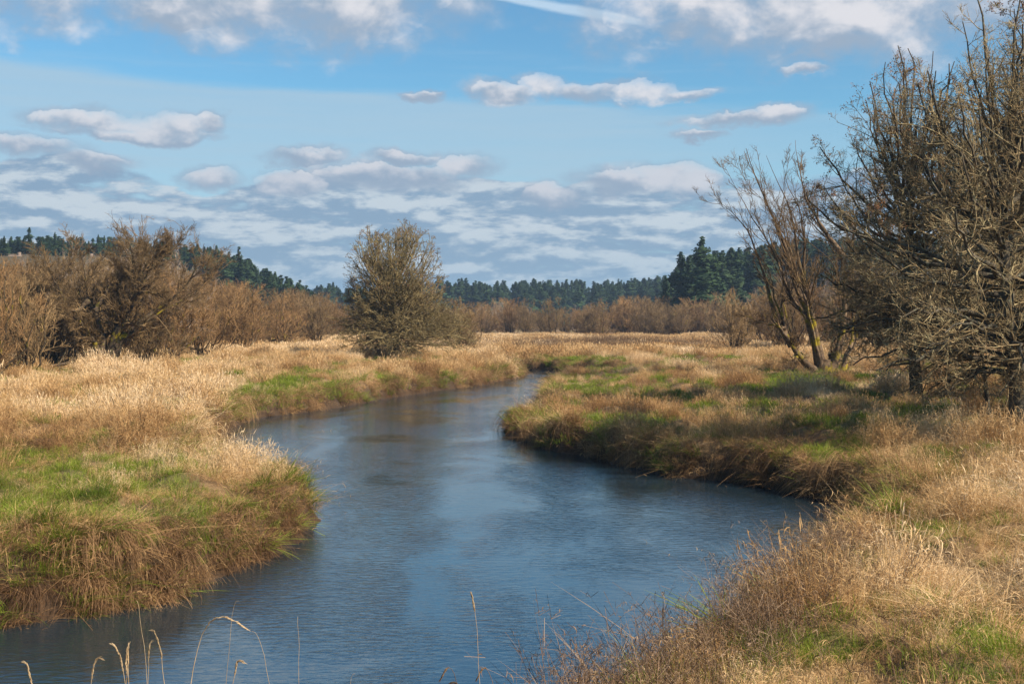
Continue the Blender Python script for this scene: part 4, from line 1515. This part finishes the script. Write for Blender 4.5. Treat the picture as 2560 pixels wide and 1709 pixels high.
for i in range(85):
    px = r.uniform(-60, 790)
    top = np.interp(px, [-60, 0, 300, 430, 540, 620, 700, 760, 800], [592, 597, 602, 612, 622, 658, 692, 720, 734]) + r.uniform(0, 20)
    fir_at(px, top, r.uniform(420, 500), int(r.integers(0, 5)), *where(px, [200, 430, 620], [('dark fir in the row above the house roofs on the left hill', 'firs above the house roofs'), ('dark fir on the left hill seen through the old willow top', 'firs behind the old willow'), ('dark fir on the falling ridge right of the old willow', 'firs on the falling left ridge'), ('dark fir near the foot of the left ridge', 'firs at the foot of the left ridge')]), r.uniform(0.8, 1.25))
g5 = 'firs in the far line beyond the meadow'
for i in range(100):
    px = np.interp(i + r.uniform(-.4, .4), [0, 99], [800, 1700])
    top = 712 + (vnoise(np.array([px * 0.03]), np.array([0.5]), 4)[0] - 0.5) * 40 + r.uniform(-9, 12)
    top += -6 * (px > 1550) + 8 * (px < 1000)
    d = r.uniform(640, 760)
    x = (px - 1280) * d / F
    h = CAMZ + (HZ - top) * d / F - gz(x, d)
    put_fir(int(r.integers(0, 5)), x, d, h, *where(px, [1060, 1400], [('dark blue green fir in the far line behind the lone tree', 'far firs behind the lone tree'), ('dark blue green fir in the far line just right of the lone tree', 'far firs right of the lone tree'), ('dark blue green fir in the far line leading up to the tallest firs', 'far firs left of the tallest firs')]), r.uniform(1.1, 1.6))
g6 = 'firs on the right hill'
for i in range(85):
    px = np.interp(i + r.uniform(-.4, .4), [0, 84], [1690, 2500])
    top = np.interp(px, [1620, 1700, 1900, 2000, 2560], [690, 650, 625, 605, 590]) + r.uniform(-14, 14)
    fir_at(px, top, r.uniform(385, 460), int(r.integers(0, 5)), *where(px, [1830, 2080], [('dark fir beside the tallest firs on the right hill', 'firs beside the tallest firs'), ('dark fir on the right hill seen through the mossy willow', 'firs behind the mossy willow'), ('dark fir on the right hill hidden behind the dense right bank trees', 'firs behind the right bank trees')]), r.uniform(1.0, 1.4))
for i in range(3):
    pass


def fir_wood():
    r = rng_(123)
    cr = []
    for c_ in CO:
        m_ = [q for q in c_.children if q.name.startswith('crown')][0].data
        cr.append(bpy.data.objects.new('fir_crown_%d' % len(cr), m_))
    collect('fir', cr)
    X_, Y_, H_ = [], [], []
    for (n, p0, p1, d0, d1, rows, tops) in ((240, -80, 790, 425, 520, [-60, 0, 300, 430, 540, 620, 700, 760, 800], [606, 610, 614, 624, 636, 668, 700, 726, 740]),
                                            (330, 790, 1720, 680, 860, [780, 1000, 1300, 1600, 1720], [735, 724, 722, 716, 700]),
                                            (200, 1680, 2560, 390, 480, [1680, 1740, 1900, 2000, 2560], [690, 650, 634, 616, 600])):
        px = r.uniform(p0, p1, n); d = r.uniform(d0, d1, n)
        x = (px - 1280) * d / F
        g = height(x, d)
        h = CAMZ + (HZ - np.interp(px, rows, tops) - r.uniform(0, 26, n)) * d / F - g
        h = np.where(True, CAMZ + (HZ - np.interp(px, rows, tops) - r.uniform(-22, 2, n)) * d / F - g, h)
        k_ = h > 4
        X_.append(x[k_]); Y_.append(d[k_]); H_.append(h[k_] / 20.0)
    x, y, s_ = np.concatenate(X_), np.concatenate(Y_), np.concatenate(H_)
    scatter('fir_wood', 'fir', x, y, r.uniform(0, 6, len(x)), np.stack([s_ * 1.45, s_ * 1.45, s_], -1), 0 * x, 'dark unbroken wood of firs behind the front row on the hills and the far valley floor', 'wood', r, tilt=0.01)


fir_wood()

# ------------------------------------------------------------------ houses on the left hill
def house(px, d, ztop, w, label, rz):
    x = (px - 1280) * d / F
    g = gz(x, d)
    root = empty('house', (x, d, g), rz)
    tag(root, label, 'house')
    wh = ztop - g - 1.8
    dp = 8.0

    def box(a, b, nm, mat, par):
        (x0, y0, z0), (x1, y1, z1) = a, b
        V = [(x0, y0, z0), (x1, y0, z0), (x1, y1, z0), (x0, y1, z0), (x0, y0, z1), (x1, y0, z1), (x1, y1, z1), (x0, y1, z1)]
        return link(quads_mesh(nm, V, [(0, 3, 2, 1), (4, 5, 6, 7), (0, 1, 5, 4), (1, 2, 6, 5), (2, 3, 7, 6), (3, 0, 4, 7)], mat), nm, par)
    box((-w / 2, 0, -2), (w / 2, dp, wh), 'wall', M['wall'], root)
    e = 0.6
    V = [(-w / 2 - e, -e, wh), (w / 2 + e, -e, wh), (w / 2 + e, dp + e, wh), (-w / 2 - e, dp + e, wh), (-w / 2 + 1.2, dp / 2, wh + 1.8), (w / 2 - 1.2, dp / 2, wh + 1.8),
         (-w / 2 - e, -e, wh - .2), (w / 2 + e, -e, wh - .2), (w / 2 + e, dp + e, wh - .2), (-w / 2 - e, dp + e, wh - .2)]
    me = bpy.data.meshes.new('roof')
    me.from_pydata(V, [], [(0, 1, 5, 4), (1, 2, 5), (2, 3, 4, 5), (3, 0, 4), (6, 9, 8, 7), (0, 6, 7, 1), (1, 7, 8, 2), (2, 8, 9, 3), (3, 9, 6, 0)])
    me.materials.append(M['roof'])
    rf = link(me, 'roof', root)
    box((w * 0.2, dp * 0.5 - 0.4, wh), (w * 0.2 + 0.8, dp * 0.5 + 0.4, wh + 2.6), 'chimney', M['roof'], rf)
    n = max(2, int(w // 3))
    for i in range(n):
        wx_ = -w / 2 + (i + 0.5) * w / n
        box((wx_ - .65, -0.03, wh - 2.0), (wx_ + .65, 0.02, wh - 0.7), 'window', M['glass'], root)


house(205, 405, 25.4, 9.0, 'long low house with a brown roof on the left hill behind the bare trees', 0.1)
house(20, 395, 25.3, 5.5, 'small brown roofed house at the left edge of the left hill', -0.2)


# ------------------------------------------------------------------ fallen wood
def fallen(px, py, zz, pts, rad, label, seed):
    x, y = W(px, py, zz)
    r = rng_(seed)
    P = resample(pts, 9)[None]
    P[:, 1:] += r.normal(0, 0.04, P[:, 1:].shape)
    R = (rad * np.linspace(1, .35, 9))[None]
    P2, R2 = spawn(r, P, R, 7, 0.2, 1, 45, 15, 0.35, 5, 0.2, np.array([0, 0, 0.03]), 0.5, 0.014)
    P3, R3 = spawn(r, P2, R2, 4, 0.2, 1, 40, 15, 0.5, 4, 0.2, np.array([0, 0, 0.03]), 0.5, 0.010)
    root = empty('fallen_branch', (x, y, gz(x, y)))
    tag(root, label, 'branch')
    link(quads_mesh('limb', *tubes([(P, R, 8)]), M['dark_bark'], True), 'limb', root)
    link(quads_mesh('twigs', *tubes([(P2, R2, 4), (P3, R3, 3)]), M['dark_bark'], True), 'twigs', root)


fallen(30, 935, 1.5, [(-.8, 0, .2), (0, 0, .7), (.6, .2, 1.3)], .16, 'broken mossy log end poking up at the left edge of the meadow', 1)
fallen(200, 925, 1.6, [(-3.2, -.4, .2), (-1, 0, .9), (1.6, .2, 1.1), (3.0, .3, .5)], .13, 'long bent bough lying in the dry grass below the old willow', 2)
fallen(500, 880, 1.9, [(-2.2, 0, 1.6), (-0.5, 0, 1.0), (1.4, .3, .7), (2.6, .3, 1.0)], .13, 'dead bough resting on the dry grass right of the old willow', 3)
fallen(700, 858, 1.9, [(-2.6, 0, .3), (-0.5, 0, 1.2), (1.4, .3, 1.9), (3.0, .3, 2.6)], .16, 'dead bough slanting out of the thicket left of the lone tree', 4)


# ------------------------------------------------------------------ stalks in front of the camera side
def stalk(px, py, d, ln, arch, headlen, label, seed, thin=1.0, dark=False):
    r = rng_(seed)
    x = (px - 1280) * d / F
    ztop = CAMZ - (py - HZ) * d / F
    g = gz(x, d)
    K = 14
    t = np.linspace(0, 1, K)
    H = max(ztop - g, 0.5)
    P = np.zeros((1, K, 3))
    P[0, :, 2] = -0.05 + H * (np.sin(t * (1.57 + 0.5 * abs(arch)))) / math.sin(1.57 + 0.5 * abs(arch)) if abs(arch) < 0.3 else H * np.sin(t * 1.9)
    P[0, :, 0] = ln * H * (t - 1) + arch * (t ** 3 - 1) * (0.35 if abs(arch) > 0.4 else 0.15)
    P[0, :, 1] = 0.03 * np.sin(t * 5)
    P[0, :, 0] += np.cumsum(r.normal(0, 0.0022, K))
    rad = 0.0016 * thin
    R = (rad * (1 - 0.5 * t))[None]
    mt = M['weed_stalk'] if dark else M['stalk']
    root = empty('grass_stalk', (x, d, g))
    tag(root, label, 'grass stalk')
    link(quads_mesh('stem', *tubes([(P, R, 5)]), mt, True), 'stem', root)
    if headlen > 0:
        n = 60
        L = np.r_[0, np.cumsum(np.linalg.norm(np.diff(P[0], axis=0), axis=1))]
        s = L[-1] - headlen * r.uniform(0, 1, n)
        p = np.stack([np.interp(s, L, P[0, :, i]) for i in range(3)], -1)
        q = np.stack([np.interp(s + 0.01, L, P[0, :, i]) - np.interp(s - 0.01, L, P[0, :, i]) for i in range(3)], -1)
        q = norm(q)
        side = r.normal(0, 1, (n, 3))
        wd_ = 0.0012 * (0.5 + 1.2 * np.sin((L[-1] - s) / headlen * 3.0 + 0.1))
        p2 = p + norm(q + norm(side) * 0.16) * 0.018
        PP = np.stack([p, (p + p2) / 2 + norm(side) * 0.0015, p2], 1)
        RR = np.stack([wd_ * .5, wd_, wd_ * .3], 1)
        link(quads_mesh('seed_head', *tubes([(PP, RR, 4)]), mt, True), 'seed_head', root)


M['weed_stalk'] = mat_simple('weed_stalk', (0.07, 0.045, 0.03), (0.16, 0.11, 0.07), 20.0)
c_ = 2560 / 2349.0
ST = [(60, 1492, 5.2, -.03, -.15, .13, 'single dry grass stalk at the bottom left corner', 1.2, False),
      (240, 1480, 5.0, .10, .2, .12, 'dry grass stalk leaning right, alone right of the corner stalk', 1.1, False),
      (262, 1450, 5.4, -.05, -.1, .14, 'dry grass stalk on the left side of the bottom left cluster', 1.1, False),
      (289, 1462, 5.6, 0.02, .05, .13, 'short upright dry grass stalk in the bottom left cluster', 1.1, False),
      (298, 1448, 5.5, 0.03, .0, .15, 'fluffy topped dry grass stalk in the bottom left cluster', 1.1, False),
      (313, 1350, 5.8, -.05, -.05, .0, 'tallest thin headless stalk in the bottom left cluster', .9, False),
      (347, 1420, 5.6, -.06, -.12, .16, 'curved dry grass stalk on the right side of the bottom left cluster', 1.2, False),
      (347, 1448, 6.0, .05, .05, .10, 'thin dry grass stalk inside the curve of the bottom left cluster', 1.0, False),
      (574, 1413, 5.2, .12, .55, .22, 'arching dry grass stalk bending over to the right above the water', 1.2, False),
      (545, 1350, 5.6, .08, .1, .0, 'thin straight stalk crossing the arching one', .8, False),
      (573, 1418, 5.3, -.12, -.05, .0, 'thin stalk leaning left from right of the arching one', .9, False),
      (685, 1385, 5.4, .0, .02, .0, 'hair thin upright stalk over the open water', .7, False),
      (560, 1490, 5.2, .10, .25, .10, 'small curved stalk below the arching one', 1.0, False),
      (1078, 1335, 5.3, -.05, -.02, .08, 'thin pinkish stalk standing over the middle of the river', .8, False),
      (820, 1515, 5.2, .08, .1, .0, 'short thin stalk at the bottom edge left of the middle', .7, False),
      (1012, 1530, 5.6, -.08, -.3, .07, 'dark bent weed tip at the bottom edge left of the middle stalk', 1.2, True),
      (1092, 1532, 5.8, -.1, -.3, .08, 'dark bent weed tip at the bottom edge right of the middle stalk', 1.2, True),
      (1035, 1540, 5.5, .1, .2, .06, 'dark weed tip leaning right at the bottom edge', 1.2, True),
      (1170, 1548, 5.7, -.1, -.2, .06, 'dark weed tip at the bottom edge left of the right bank weeds', 1.2, True)]
for i, (px, py, d, ln, ar, hl, lab, th, dk) in enumerate(ST):
    stalk(px * c_, py * c_, d, ln, ar, hl, lab, 3000 + i, th, dk)


# ------------------------------------------------------------------ air
def build_haze():
    m = bpy.data.materials.new('haze')
    m.use_nodes = True
    t = m.node_tree
    t.nodes.clear()
    v = t.nodes.new('ShaderNodeVolumePrincipled')
    v.inputs['Color'].default_value = (0.50, 0.72, 1.0, 1)
    v.inputs['Density'].default_value = 0.00019
    v.inputs['Anisotropy'].default_value = 0.2
    o = t.nodes.new('ShaderNodeOutputMaterial')
    t.links.new(v.outputs[0], o.inputs['Volume'])
    a, b = (-1510, -70, -1.8), (1510, 2700, 46)
    V = [(x, y, z) for z in (a[2], b[2]) for x, y in ((a[0], a[1]), (b[0], a[1]), (b[0], b[1]), (a[0], b[1]))]
    me = quads_mesh('haze', V, [(0, 3, 2, 1), (4, 5, 6, 7), (0, 1, 5, 4), (1, 2, 6, 5), (2, 3, 7, 6), (3, 0, 4, 7)], m)
    tag(link(me, 'haze'), 'thin blue haze over the whole valley', 'haze', kind='stuff')


build_haze()
